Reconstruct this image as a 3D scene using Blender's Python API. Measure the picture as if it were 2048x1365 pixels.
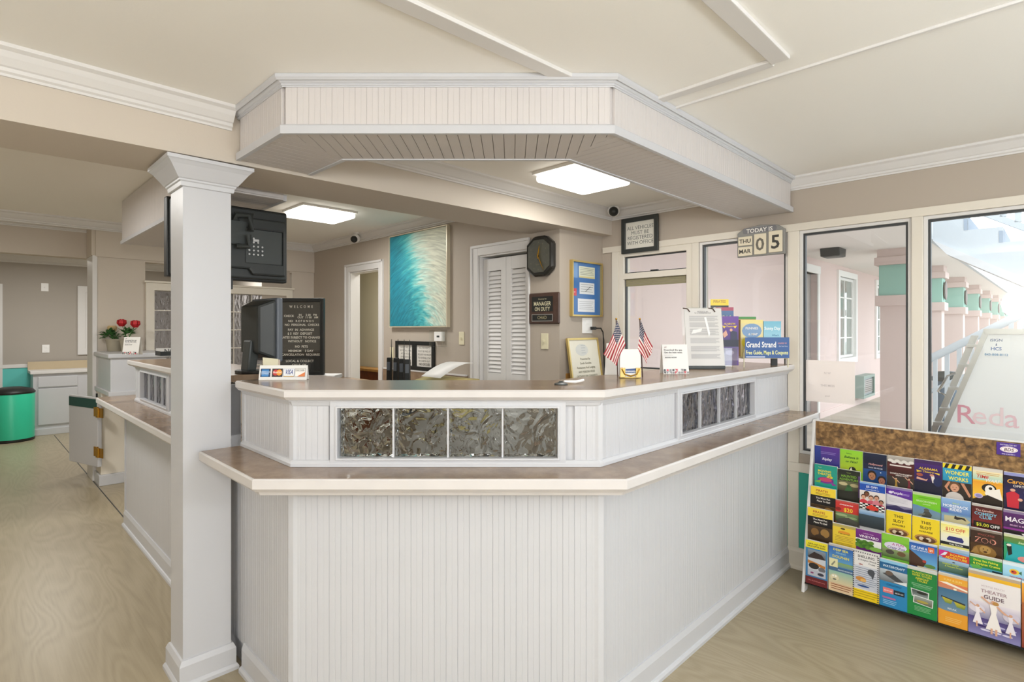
import bpy, bmesh, math, random
from mathutils import Vector, Matrix
random.seed(7)
R2 = math.sqrt(2.0)
D = math.radians
C = bpy.context.scene.collection
for o in list(bpy.data.objects):
    bpy.data.objects.remove(o)

# ------------------------------------------------------------------ camera, world, light, exposure
F, CX, HY, H = 1096.0, 1024.0, 658.0, 1.44      # focal length in px of the 2048x1365 frame, eye height 1.44 m
sc = bpy.context.scene
cd = bpy.data.cameras.new('camera'); cam = bpy.data.objects.new('camera', cd); C.objects.link(cam)
cam.location = (0, 0, H); cam.rotation_euler = (D(90), 0, 0)
cd.sensor_width = 36.0; cd.lens = 36.0 * F / 2048.0
cd.shift_y = -(682.5 - HY) / 2048.0; cd.clip_start = 0.02; cd.clip_end = 200
sc.camera = cam
sc.view_settings.view_transform = 'Standard'; sc.view_settings.look = 'None'
sc.view_settings.gamma = 1.0; sc.view_settings.use_curve_mapping = False
sc.view_settings.exposure = 0.45
w = bpy.data.worlds.new('sky'); sc.world = w; w.use_nodes = True
bg = w.node_tree.nodes['Background']; bg.inputs[0].default_value = (0.88, 0.94, 1.0, 1); bg.inputs[1].default_value = 2.5
sc.cycles.use_denoising = True
sc.cycles.max_bounces = 10; sc.cycles.diffuse_bounces = 6; sc.cycles.transparent_max_bounces = 12
sc.cycles.caustics_refractive = True; sc.cycles.sample_clamp_indirect = 6.0

def area_lamp(name, loc, rotz, sx, sy, power, col=(1, 0.985, 0.95)):
    l = bpy.data.lights.new(name, 'AREA'); l.shape = 'RECTANGLE'; l.size = sx; l.size_y = sy
    l.energy = power; l.color = col
    o = bpy.data.objects.new(name, l); C.objects.link(o); o.location = loc; o.rotation_euler = (0, 0, rotz)
    return o
# ceiling panel lamps: two in the office (in view); the lights after them are added fills, unseen
area_lamp('lamp_office', (0.42, 3.21, 2.275), D(45), 0.38, 0.31, 7)
area_lamp('lamp_desk', (-1.65, 4.74, 2.385), D(45), 0.38, 0.34, 15)
def point_fill(name, loc, power, r=0.16, col=(0.90, 0.955, 1.0)):
    l = bpy.data.lights.new(name, 'POINT'); l.energy = power; l.shadow_soft_size = r; l.color = col
    o = bpy.data.objects.new(name, l); C.objects.link(o); o.location = loc
    return o
# unseen point lights added behind the camera to brighten soffit, beam and ceiling
for (x, y, p) in ((-1.15, -0.7, 43), (0.75, -0.95, 42), (1.75, -0.25, 38)):
    point_fill('fill_lobby', (x, y, 1.72), p)
area_lamp('fill_kitchen', (-5.6, 6.6, 2.38), D(45), 0.5, 0.5, 18)  # unseen area light added to brighten the grey kitchen
area_lamp('fill_passage', (-3.3, 2.9, 2.40), D(45), 0.4, 0.4, 24)  # added light without a fixture, lifts the gate and the left floor
area_lamp('fill_hallway', (-1.40, 6.45, 2.35), D(45), 0.3, 0.3, 18)  # added fill out of view, lightens the hallway seen through the doorway
area_lamp('fill_back_room', (-4.1, 7.6, 2.38), D(45), 0.6, 0.6, 20)  # added behind the glass blocks so that they look backlit

# ------------------------------------------------------------------ materials
def lin(c):
    return c / 12.92 if c <= 0.04045 else ((c + 0.055) / 1.055) ** 2.4
def hexc(h):
    h = h.lstrip('#')
    return tuple(lin(int(h[i:i + 2], 16) / 255.0) for i in (0, 2, 4)) + (1.0,)

def mat(name, col, rough=0.5, metal=0.0, noise=0.0, nscale=8.0, bump=0.0, bscale=60.0, coat=0.0, emit=None, estr=0.0, spec=None):
    m = bpy.data.materials.new(name); m.use_nodes = True
    nt = m.node_tree; b = nt.nodes['Principled BSDF']
    c = hexc(col) if isinstance(col, str) else tuple(col) + (1.0,)
    b.inputs['Base Color'].default_value = c
    b.inputs['Roughness'].default_value = rough; b.inputs['Metallic'].default_value = metal
    if coat: b.inputs['Coat Weight'].default_value = coat
    if spec is not None: b.inputs['Specular IOR Level'].default_value = spec
    if emit:
        b.inputs['Emission Color'].default_value = hexc(emit); b.inputs['Emission Strength'].default_value = estr
    if noise or bump:
        tc = nt.nodes.new('ShaderNodeTexCoord')
    if noise:
        n = nt.nodes.new('ShaderNodeTexNoise'); n.inputs['Scale'].default_value = nscale; n.inputs['Detail'].default_value = 4
        nt.links.new(tc.outputs['Object'], n.inputs['Vector'])
        r = nt.nodes.new('ShaderNodeValToRGB')
        lo = tuple(x * (1 - noise) for x in c[:3]) + (1,); hi = tuple(min(1, x * (1 + noise)) for x in c[:3]) + (1,)
        r.color_ramp.elements[0].color = lo; r.color_ramp.elements[1].color = hi
        r.color_ramp.elements[0].position = 0.3; r.color_ramp.elements[1].position = 0.7
        nt.links.new(n.outputs['Fac'], r.inputs['Fac']); nt.links.new(r.outputs['Color'], b.inputs['Base Color'])
    if bump:
        n = nt.nodes.new('ShaderNodeTexNoise'); n.inputs['Scale'].default_value = bscale; n.inputs['Detail'].default_value = 3
        nt.links.new(tc.outputs['Object'], n.inputs['Vector'])
        bp = nt.nodes.new('ShaderNodeBump'); bp.inputs['Strength'].default_value = bump; bp.inputs['Distance'].default_value = 0.01
        nt.links.new(n.outputs['Fac'], bp.inputs['Height']); nt.links.new(bp.outputs['Normal'], b.inputs['Normal'])
    return m

M = {}
M['white'] = mat('white_gloss_paint', '#c6c7cb', 0.38, noise=0.015, nscale=3)
M['white2'] = mat('white_satin_paint', '#dad8d6', 0.5)
M['soffit'] = mat('soffit_white_paint', '#cdc8c6', 0.5)
M['cream'] = mat('cream_trim_paint', '#ddd6c9', 0.45)
M['beige'] = mat('beige_wall_paint', '#c8beb1', 0.7, bump=0.03, bscale=120)
M['beige2'] = mat('taupe_wall_paint', '#b1a699', 0.7, bump=0.03, bscale=120)
M['ceil'] = mat('ceiling_paint', '#f3f1ec', 0.8, bump=0.03, bscale=90)
M['grey'] = mat('grey_wall_paint', '#a9a299', 0.75)
M['teal'] = mat('teal_wall_paint', '#2fa592', 0.5)
M['tealpale'] = mat('pale_teal_wall_paint', '#5fc4bd', 0.5)
M['black'] = mat('black_plastic', '#1b1d1c', 0.4)
M['dark'] = mat('charcoal_plastic', '#2c302f', 0.42)
M['darkgrey'] = mat('dark_grey_plastic', '#3d4241', 0.45)
M['bezel'] = mat('grey_bezel_plastic', '#5d636b', 0.4)
M['chrome'] = mat('chrome', '#c9c9c9', 0.15, 1.0)
M['alu'] = mat('brushed_aluminium', '#b9b8b6', 0.38, 0.9)
M['brass'] = mat('polished_brass', '#c79a3d', 0.25, 1.0)
M['gold'] = mat('gold_frame', '#c4ab6a', 0.35, 0.6)
M['champ'] = mat('champagne_frame', '#d9d0b8', 0.35, 0.3)
M['paper'] = mat('white_paper', '#ecebe8', 0.6)
M['ivory'] = mat('ivory_plastic', '#ddd6b8', 0.4)
M['whitepl'] = mat('white_plastic', '#efeeec', 0.35)
M['gasket'] = mat('dark_gasket', '#3a3c3d', 0.5)
M['wood'] = mat('reddish_wood', '#7a3f1d', 0.4, noise=0.25, nscale=14)
M['walnut'] = mat('walnut_wood', '#4a342b', 0.4, noise=0.2, nscale=18)
M['woodlight'] = mat('honey_wood', '#a97b3f', 0.4, noise=0.15, nscale=14)
M['lamp'] = mat('lamp_diffuser', '#ffffff', 0.4, emit='#fffaf0', estr=2.6)
M['bin'] = mat('mint_plastic', '#35c9a0', 0.3)
M['stem'] = mat('leaf_green', '#3d6b34', 0.6, noise=0.3, nscale=40)
M['rose'] = mat('red_petal', '#b81d25', 0.55, noise=0.2, nscale=50)
M['clay'] = mat('grey_pot', '#a79f8c', 0.7)
M['greenfelt'] = mat('dark_green_laminate', '#1d4a44', 0.6)
M['pink'] = mat('pink_stucco', '#dcc9c4', 0.85, bump=0.12, bscale=200)
M['pinkd'] = mat('rose_stucco', '#cfbdb7', 0.85, bump=0.12, bscale=200)
M['aqua'] = mat('aqua_stucco', '#93bdb0', 0.85, bump=0.1, bscale=200)
M['outwhite'] = mat('outdoor_white_paint', '#b4babf', 0.6)
M['outceil'] = mat('walkway_ceiling_paint', '#e2dcd6', 0.8)
M['conc'] = mat('concrete', '#b9b2a6', 0.85, noise=0.12, nscale=3, bump=0.1)
M['asphalt'] = mat('pale_asphalt', '#bdbab5', 0.9, noise=0.08, nscale=2)
M['faxbeige'] = mat('yellowed_plastic', '#b3a56d', 0.45)
M['edge'] = mat('cream_edge_molding', '#cfcbc9', 0.4, noise=0.03, nscale=9)

def glass_mat(name, tint=(1, 1, 1), refl=0.09):
    m = bpy.data.materials.new(name); m.use_nodes = True; nt = m.node_tree; nt.nodes.clear()
    out = nt.nodes.new('ShaderNodeOutputMaterial'); mx = nt.nodes.new('ShaderNodeMixShader')
    t = nt.nodes.new('ShaderNodeBsdfTransparent'); t.inputs[0].default_value = tuple(tint) + (1,)
    g = nt.nodes.new('ShaderNodeBsdfGlossy'); g.inputs['Roughness'].default_value = 0.02
    mx.inputs[0].default_value = refl
    nt.links.new(t.outputs[0], mx.inputs[1]); nt.links.new(g.outputs[0], mx.inputs[2]); nt.links.new(mx.outputs[0], out.inputs[0])
    return m
M['glass'] = glass_mat('window_glass', (0.97, 0.98, 0.97), 0.05)
M['acrylic'] = glass_mat('clear_acrylic', (0.95, 0.96, 0.95), 0.1)

def block_mat(name, scale, squash=(1, 1, 1), tint='#e9efef'):
    m = bpy.data.materials.new(name); m.use_nodes = True; nt = m.node_tree; b = nt.nodes['Principled BSDF']
    b.inputs['Base Color'].default_value = hexc(tint); b.inputs['Transmission Weight'].default_value = 1.0
    b.inputs['Roughness'].default_value = 0.06; b.inputs['IOR'].default_value = 1.22
    tc = nt.nodes.new('ShaderNodeTexCoord'); mp = nt.nodes.new('ShaderNodeMapping'); mp.inputs['Scale'].default_value = squash
    n = nt.nodes.new('ShaderNodeTexNoise'); n.inputs['Scale'].default_value = scale; n.inputs['Detail'].default_value = 1.5; n.inputs['Distortion'].default_value = 1.2
    bp = nt.nodes.new('ShaderNodeBump'); bp.inputs['Strength'].default_value = 1.0; bp.inputs['Distance'].default_value = 0.035
    nt.links.new(tc.outputs['Object'], mp.inputs['Vector']); nt.links.new(mp.outputs[0], n.inputs['Vector'])
    nt.links.new(n.outputs['Fac'], bp.inputs['Height']); nt.links.new(bp.outputs[0], b.inputs['Normal'])
    return m
M['block'] = block_mat('wavy_glass_block', 13)
M['block2'] = block_mat('wavy_glass_block_tall', 15, (1.7, 1, 0.55), '#cdd0da')

def laminate():
    m = bpy.data.materials.new('brown_stone_laminate'); m.use_nodes = True; nt = m.node_tree; b = nt.nodes['Principled BSDF']
    b.inputs['Roughness'].default_value = 0.22
    tc = nt.nodes.new('ShaderNodeTexCoord')
    n = nt.nodes.new('ShaderNodeTexNoise'); n.inputs['Scale'].default_value = 7; n.inputs['Detail'].default_value = 6; n.inputs['Roughness'].default_value = 0.65
    r = nt.nodes.new('ShaderNodeValToRGB'); e = r.color_ramp.elements
    e[0].position = 0.3; e[0].color = hexc('#7a6450'); e[1].position = 0.72; e[1].color = hexc('#a48d74')
    k = e.new(0.5); k.color = hexc('#8f7862')
    nt.links.new(tc.outputs['Object'], n.inputs['Vector']); nt.links.new(n.outputs['Fac'], r.inputs['Fac']); nt.links.new(r.outputs['Color'], b.inputs['Base Color'])
    return m
M['laminate'] = laminate()

def floor_mat():
    m = bpy.data.materials.new('oak_vinyl_plank'); m.use_nodes = True; nt = m.node_tree; b = nt.nodes['Principled BSDF']
    L = nt.links.new; N = nt.nodes.new
    b.inputs['Roughness'].default_value = 0.34
    tc = N('ShaderNodeTexCoord'); mp = N('ShaderNodeMapping'); mp.inputs['Scale'].default_value = (1, 1, 1)   # object axes lie along the walls
    L(tc.outputs['Object'], mp.inputs['Vector'])
    sx = N('ShaderNodeSeparateXYZ'); L(mp.outputs[0], sx.inputs[0])
    # plank index -> slight tone per plank
    dv = N('ShaderNodeMath'); dv.operation = 'DIVIDE'; dv.inputs[1].default_value = 0.62; L(sx.outputs['Y'], dv.inputs[0])
    fl = N('ShaderNodeMath'); fl.operation = 'FLOOR'; L(dv.outputs[0], fl.inputs[0])
    wn = N('ShaderNodeTexWhiteNoise'); wn.noise_dimensions = '1D'; L(fl.outputs[0], wn.inputs['W'])
    off = N('ShaderNodeMath'); off.operation = 'MULTIPLY'; off.inputs[1].default_value = 9.0; L(wn.outputs['Value'], off.inputs[0])
    cb = N('ShaderNodeCombineXYZ'); ax = N('ShaderNodeMath'); ax.operation = 'ADD'; L(sx.outputs['X'], ax.inputs[0]); L(off.outputs[0], ax.inputs[1])
    L(ax.outputs[0], cb.inputs['X']); L(sx.outputs['Y'], cb.inputs['Y'])
    st = N('ShaderNodeMapping'); st.inputs['Scale'].default_value = (0.55, 2.6, 1); L(cb.outputs[0], st.inputs['Vector'])
    # cathedral grain: contour rings of a stretched noise field
    n1 = N('ShaderNodeTexNoise'); n1.inputs['Scale'].default_value = 1.25; n1.inputs['Detail'].default_value = 2.0; n1.inputs['Distortion'].default_value = 0.4; L(st.outputs[0], n1.inputs['Vector'])
    mu = N('ShaderNodeMath'); mu.operation = 'MULTIPLY'; mu.inputs[1].default_value = 115.0; L(n1.outputs['Fac'], mu.inputs[0])
    sn = N('ShaderNodeMath'); sn.operation = 'SINE'; L(mu.outputs[0], sn.inputs[0])
    st2 = N('ShaderNodeMapping'); st2.inputs['Scale'].default_value = (2.0, 60, 1); L(cb.outputs[0], st2.inputs['Vector'])
    n2 = N('ShaderNodeTexNoise'); n2.inputs['Scale'].default_value = 2.0; n2.inputs['Detail'].default_value = 4; L(st2.outputs[0], n2.inputs['Vector'])
    n3 = N('ShaderNodeTexNoise'); n3.inputs['Scale'].default_value = 1.6; n3.inputs['Detail'].default_value = 3; L(st.outputs[0], n3.inputs['Vector'])
    a1 = N('ShaderNodeMath'); a1.operation = 'MULTIPLY_ADD'; a1.inputs[1].default_value = 0.05; a1.inputs[2].default_value = 0.50; L(sn.outputs[0], a1.inputs[0])
    a2 = N('ShaderNodeMath'); a2.operation = 'MULTIPLY_ADD'; a2.inputs[1].default_value = 0.22; L(n2.outputs['Fac'], a2.inputs[0]); L(a1.outputs[0], a2.inputs[2])
    a3 = N('ShaderNodeMath'); a3.operation = 'MULTIPLY_ADD'; a3.inputs[1].default_value = 0.16; L(n3.outputs['Fac'], a3.inputs[0]); L(a2.outputs[0], a3.inputs[2])
    a4 = N('ShaderNodeMath'); a4.operation = 'MULTIPLY_ADD'; a4.inputs[1].default_value = 0.05; L(wn.outputs['Value'], a4.inputs[0]); L(a3.outputs[0], a4.inputs[2])
    r = N('ShaderNodeValToRGB'); e = r.color_ramp.elements
    e[0].position = 0.45; e[0].color = hexc('#857860'); e[1].position = 0.95; e[1].color = hexc('#b3a68e')
    k = e.new(0.68); k.color = hexc('#a09379')
    L(a4.outputs[0], r.inputs['Fac']); L(r.outputs['Color'], b.inputs['Base Color'])
    return m
M['floor'] = floor_mat()

def print_mat(name, rough):
    m = bpy.data.materials.new(name); m.use_nodes = True; nt = m.node_tree; b = nt.nodes['Principled BSDF']
    a = nt.nodes.new('ShaderNodeVertexColor'); a.layer_name = 'Col'
    nt.links.new(a.outputs['Color'], b.inputs['Base Color']); b.inputs['Roughness'].default_value = rough
    return m
M['print'] = print_mat('printed_gloss_paper', 0.3)
M['ink'] = print_mat('printed_matt', 0.6)

def rack_mat():
    m = bpy.data.materials.new('brown_marbled_laminate'); m.use_nodes = True; nt = m.node_tree; b = nt.nodes['Principled BSDF']
    b.inputs['Roughness'].default_value = 0.5
    tc = nt.nodes.new('ShaderNodeTexCoord'); n = nt.nodes.new('ShaderNodeTexNoise'); n.inputs['Scale'].default_value = 42; n.inputs['Detail'].default_value = 7; n.inputs['Distortion'].default_value = 0.5
    r = nt.nodes.new('ShaderNodeValToRGB'); e = r.color_ramp.elements
    e[0].position = 0.28; e[0].color = hexc('#3c2a17'); e[1].position = 0.72; e[1].color = hexc('#b08a58')
    k = e.new(0.5); k.color = hexc('#7d5d36')
    nt.links.new(tc.outputs['Object'], n.inputs['Vector']); nt.links.new(n.outputs['Fac'], r.inputs['Fac']); nt.links.new(r.outputs['Color'], b.inputs['Base Color'])
    return m
M['marble'] = rack_mat()

def art_mat():
    m = bpy.data.materials.new('wave_painting'); m.use_nodes = True; nt = m.node_tree; b = nt.nodes['Principled BSDF']
    b.inputs['Roughness'].default_value = 0.55
    L = nt.links.new; N = nt.nodes.new
    tc = N('ShaderNodeTexCoord'); sx = N('ShaderNodeSeparateXYZ'); L(tc.outputs['Object'], sx.inputs[0])   # x 0..0.95 , z 0..0.9
    # plume boundary: centre moves to the right towards the foot
    arch = N('ShaderNodeMath'); arch.operation = 'MULTIPLY_ADD'; arch.inputs[1].default_value = 0.36; L(sx.outputs['Z'], arch.inputs[0]); L(sx.outputs['X'], arch.inputs[2])
    # curved strokes: rotate coordinates about a point low on the left
    rel = N('ShaderNodeVectorMath'); rel.operation = 'SUBTRACT'; rel.inputs[1].default_value = (0.55, 0, -0.25); L(tc.outputs['Object'], rel.inputs[0])
    ln = N('ShaderNodeVectorMath'); ln.operation = 'LENGTH'; L(rel.outputs[0], ln.inputs[0])
    s2 = N('ShaderNodeSeparateXYZ'); L(rel.outputs[0], s2.inputs[0])
    an = N('ShaderNodeMath'); an.operation = 'ARCTAN2'; L(s2.outputs['Z'], an.inputs[0]); L(s2.outputs['X'], an.inputs[1])
    cb = N('ShaderNodeCombineXYZ'); L(an.outputs[0], cb.inputs['X']); L(ln.outputs['Value'], cb.inputs['Y'])
    mp = N('ShaderNodeMapping'); mp.inputs['Scale'].default_value = (1.7, 13, 1); L(cb.outputs[0], mp.inputs['Vector'])
    n = N('ShaderNodeTexNoise'); n.inputs['Scale'].default_value = 1.7; n.inputs['Detail'].default_value = 6; n.inputs['Distortion'].default_value = 0.7; L(mp.outputs[0], n.inputs['Vector'])
    ad = N('ShaderNodeMath'); ad.operation = 'MULTIPLY_ADD'; ad.inputs[1].default_value = 0.50; L(n.outputs['Fac'], ad.inputs[0]); L(arch.outputs[0], ad.inputs[2])
    r = N('ShaderNodeValToRGB'); e = r.color_ramp.elements
    e[0].position = 0.34; e[0].color = hexc('#1f8296'); e[1].position = 0.98; e[1].color = hexc('#d6d9c5')
    for p, c in ((0.48, '#2a8c9c'), (0.6, '#3fa9b0'), (0.7, '#7cc7c2'), (0.8, '#bdd8cb')):
        k = e.new(p); k.color = hexc(c)
    sb = N('ShaderNodeMath'); sb.operation = 'SUBTRACT'; sb.inputs[1].default_value = 0.2; L(ad.outputs[0], sb.inputs[0]); L(sb.outputs[0], r.inputs['Fac'])
    mp2 = N('ShaderNodeMapping'); mp2.inputs['Scale'].default_value = (2.5, 30, 1); L(cb.outputs[0], mp2.inputs['Vector'])
    n2 = N('ShaderNodeTexNoise'); n2.inputs['Scale'].default_value = 2.2; n2.inputs['Detail'].default_value = 5; n2.inputs['Distortion'].default_value = 0.5; L(mp2.outputs[0], n2.inputs['Vector'])
    mr = N('ShaderNodeMapRange'); mr.inputs['From Min'].default_value = 0.3; mr.inputs['From Max'].default_value = 0.7; mr.inputs['To Min'].default_value = 0.62; mr.inputs['To Max'].default_value = 1.12
    L(n2.outputs['Fac'], mr.inputs['Value'])
    vm = N('ShaderNodeVectorMath'); vm.operation = 'SCALE'; L(r.outputs['Color'], vm.inputs[0]); L(mr.outputs[0], vm.inputs['Scale'])
    L(vm.outputs[0], b.inputs['Base Color'])
    return m
M['art'] = art_mat()

# ------------------------------------------------------------------ helpers
def rt(rot):
    return Vector((math.cos(rot), math.sin(rot), 0)), Vector((-math.sin(rot), math.cos(rot), 0))   # right, away

def onp(rot, c, px, py):
    """photo pixel -> (x along the plane, z) on the vertical plane at distance c whose 'right' is turned by rot"""
    r, a = rt(rot)
    d = Vector(((px - CX) / F, 1.0, (HY - py) / F))
    p = d * (c / d.dot(a))
    return p.dot(r), p.z + H

def wp(rot, c, x, z=0.0):
    r, a = rt(rot)
    v = r * x + a * c; v.z = z
    return v

NEG, POS = D(-45), D(45)      # NEG: planes parallel to the window wall; POS: planes parallel to the beam

class MB:
    def __init__(s):
        s.v = []; s.f = []; s.m = []; s.c = None
    def add(s, vs, fs, mi=0):
        n = len(s.v); s.v += [tuple(v) for v in vs]
        for f in fs:
            s.f.append(tuple(i + n for i in f)); s.m.append(mi)
        return s
    def box(s, x0, x1, y0, y1, z0, z1, mi=0):
        return s.add([(x0, y0, z0), (x1, y0, z0), (x1, y1, z0), (x0, y1, z0), (x0, y0, z1), (x1, y0, z1), (x1, y1, z1), (x0, y1, z1)],
                     [(0, 3, 2, 1), (4, 5, 6, 7), (0, 1, 5, 4), (1, 2, 6, 5), (2, 3, 7, 6), (3, 0, 4, 7)], mi)
    def prism(s, poly, z0, z1, mi=0):
        n = len(poly)
        return s.add([(p[0], p[1], z0) for p in poly] + [(p[0], p[1], z1) for p in poly],
                     [tuple(range(n))[::-1], tuple(range(n, 2 * n))] + [(i, (i + 1) % n, n + (i + 1) % n, n + i) for i in range(n)], mi)
    def prism_y(s, poly, y0, y1, mi=0):          # poly in (x, z)
        n = len(poly)
        return s.add([(p[0], y0, p[1]) for p in poly] + [(p[0], y1, p[1]) for p in poly],
                     [tuple(range(n)), tuple(range(n, 2 * n))[::-1]] + [(i, (i + 1) % n, n + (i + 1) % n, n + i) for i in range(n)], mi)
    def prism_x(s, poly, x0, x1, mi=0):          # poly in (y, z)
        n = len(poly)
        return s.add([(x0, p[0], p[1]) for p in poly] + [(x1, p[0], p[1]) for p in poly],
                     [tuple(range(n)), tuple(range(n, 2 * n))[::-1]] + [(i, (i + 1) % n, n + (i + 1) % n, n + i) for i in range(n)], mi)
    def frame(s, x0, x1, z0, z1, wd, y0, y1, mi=0):
        """one mitred picture-frame ring in the xz plane"""
        o = [(x0, z0), (x1, z0), (x1, z1), (x0, z1)]; i_ = [(x0 + wd, z0 + wd), (x1 - wd, z0 + wd), (x1 - wd, z1 - wd), (x0 + wd, z1 - wd)]
        vs = [(a, y0, b) for a, b in o] + [(a, y0, b) for a, b in i_] + [(a, y1, b) for a, b in o] + [(a, y1, b) for a, b in i_]
        fs = []
        for k in range(4):
            j = (k + 1) % 4
            fs += [(k, j, 4 + j, 4 + k), (8 + j, 8 + k, 12 + k, 12 + j), (j, k, 8 + k, 8 + j), (4 + k, 4 + j, 12 + j, 12 + k)]
        return s.add(vs, fs, mi)
    def lathe(s, prof, seg=20, c=(0, 0, 0), mi=0):
        vs = []; fs = []
        n = len(prof)
        for r, z in prof:
            for k in range(seg):
                t = 2 * math.pi * k / seg
                vs.append((c[0] + r * math.cos(t), c[1] + r * math.sin(t), c[2] + z))
        for i in range(n - 1):
            for k in range(seg):
                fs.append((i * seg + k, i * seg + (k + 1) % seg, (i + 1) * seg + (k + 1) % seg, (i + 1) * seg + k))
        fs.append(tuple(range(seg))[::-1]); fs.append(tuple(range((n - 1) * seg, n * seg)))
        return s.add(vs, fs, mi)
    def tube(s, pts, r, seg=8, mi=0):
        pts = [Vector(p) for p in pts]; vs = []; fs = []
        rr = r if isinstance(r, (list, tuple)) else [r] * len(pts)
        up = Vector((0, 0, 1))
        for i, p in enumerate(pts):
            d = (pts[min(i + 1, len(pts) - 1)] - pts[max(i - 1, 0)]).normalized()
            ref = up if abs(d.dot(up)) < 0.95 else Vector((0, 1, 0))
            a = d.cross(ref).normalized(); b = a.cross(d)
            for k in range(seg):
                t = 2 * math.pi * k / seg
                vs.append(p + (a * math.cos(t) + b * math.sin(t)) * rr[i])
        for i in range(len(pts) - 1):
            for k in range(seg):
                fs.append((i * seg + k, i * seg + (k + 1) % seg, (i + 1) * seg + (k + 1) % seg, (i + 1) * seg + k))
        fs.append(tuple(range(seg))[::-1]); fs.append(tuple(range((len(pts) - 1) * seg, len(pts) * seg)))
        return s.add(vs, fs, mi)
    def ball(s, c, r, seg=12, rings=7, sc_=(1, 1, 1), mi=0):
        prof = [(max(1e-4, r * math.sin(math.pi * i / rings)), -r * math.cos(math.pi * i / rings)) for i in range(rings + 1)]
        n0 = len(s.v); s.lathe(prof, seg, (0, 0, 0), mi)
        for i in range(n0, len(s.v)):
            x, y, z = s.v[i]; s.v[i] = (c[0] + x * sc_[0], c[1] + y * sc_[1], c[2] + z * sc_[2])
        return s
    def sweep(s, poly, prof, mi=0, cap=True):
        """profile [(outward, z)] (closed) carried along a plan polyline; outward is to the right of travel"""
        n = len(prof); k = len(poly); vs = []; fs = []
        for i in range(k):
            for d, z in prof:
                q = offset_pt(poly, i, d); vs.append((q[0], q[1], z))
        for i in range(k - 1):
            for j in range(n):
                fs.append((i * n + j, i * n + (j + 1) % n, (i + 1) * n + (j + 1) % n, (i + 1) * n + j))
        if cap:
            fs.append(tuple(range(n))); fs.append(tuple(range((k - 1) * n, k * n))[::-1])
        return s.add(vs, fs, mi)
    def rot_z(s, ang, i0=0):
        ca, sa = math.cos(ang), math.sin(ang)
        for i in range(i0, len(s.v)):
            x, y, z = s.v[i]; s.v[i] = (x * ca - y * sa, x * sa + y * ca, z)
        return s
    def shift(s, dx, dy, dz, i0=0):
        for i in range(i0, len(s.v)):
            x, y, z = s.v[i]; s.v[i] = (x + dx, y + dy, z + dz)
        return s
    def tilt_x(s, ang, i0=0):
        ca, sa = math.cos(ang), math.sin(ang)
        for i in range(i0, len(s.v)):
            x, y, z = s.v[i]; s.v[i] = (x, y * ca - z * sa, y * sa + z * ca)
        return s
    def build(s, name, ms, parent=None, loc=(0, 0, 0), rot=0.0, bevel=0.0, smooth=False, seg=2):
        me = bpy.data.meshes.new(name); me.from_pydata(s.v, [], s.f)
        if not isinstance(ms, (list, tuple)): ms = [ms]
        for m in ms: me.materials.append(M[m] if isinstance(m, str) else m)
        if len(ms) > 1:
            me.polygons.foreach_set('material_index', s.m)
        bm = bmesh.new(); bm.from_mesh(me)
        bmesh.ops.recalc_face_normals(bm, faces=bm.faces)
        if bevel > 0:
            ed = [e for e in bm.edges if len(e.link_faces) == 2 and e.calc_face_angle(0) > 0.5]
            bmesh.ops.bevel(bm, geom=ed, offset=bevel, segments=seg, affect='EDGES', profile=0.6)
        bm.to_mesh(me); bm.free()
        if smooth:
            me.shade_smooth()
            try: me.set_sharp_from_angle(angle=D(42))
            except Exception: pass
        o = bpy.data.objects.new(name, me); C.objects.link(o)
        o.location = loc; o.rotation_euler = (0, 0, rot)
        if parent is not None: o.parent = parent
        return o

def offset_pt(poly, i, d):
    P = [Vector(p[:2]) for p in poly]
    def nrm(a, b):
        t = (b - a).normalized(); return Vector((t.y, -t.x))
    if i == 0: return P[0] + nrm(P[0], P[1]) * d
    if i == len(P) - 1: return P[-1] + nrm(P[-2], P[-1]) * d
    n1, n2 = nrm(P[i - 1], P[i]), nrm(P[i], P[i + 1])
    m = (n1 + n2).normalized()
    return P[i] + m * (d / m.dot(n1))

def tag(o, label=None, cat=None, group=None, kind=None):
    if label: o['label'] = label
    if cat: o['category'] = cat
    if group: o['group'] = group
    if kind: o['kind'] = kind
    return o
def thing(name, label, cat, loc=(0, 0, 0), rot=0.0, group=None):
    o = bpy.data.objects.new(name, None); C.objects.link(o); o.empty_display_size = 0.05
    o.location = loc; o.rotation_euler = (0, 0, rot)
    return tag(o, label, cat, group)
def struct(name, loc=(0, 0, 0), rot=0.0):
    o = bpy.data.objects.new(name, None); C.objects.link(o); o.location = loc; o.rotation_euler = (0, 0, rot)
    return tag(o, kind='structure')
def dup(o, parent=None, loc=None, rot=None, name=None):
    c = o.copy(); C.objects.link(c)
    if name: c.name = name
    c.parent = parent
    if loc is not None: c.location = loc
    if rot is not None: c.rotation_euler = (0, 0, rot)
    return c
def dup_tree(o, loc, rot=None, label=None):
    r = dup(o, None, loc, rot)
    if label: r['label'] = label
    for ch in list(o.children):
        c = dup(ch, r)
        for g in list(ch.children): dup(g, c)
    return r

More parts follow.
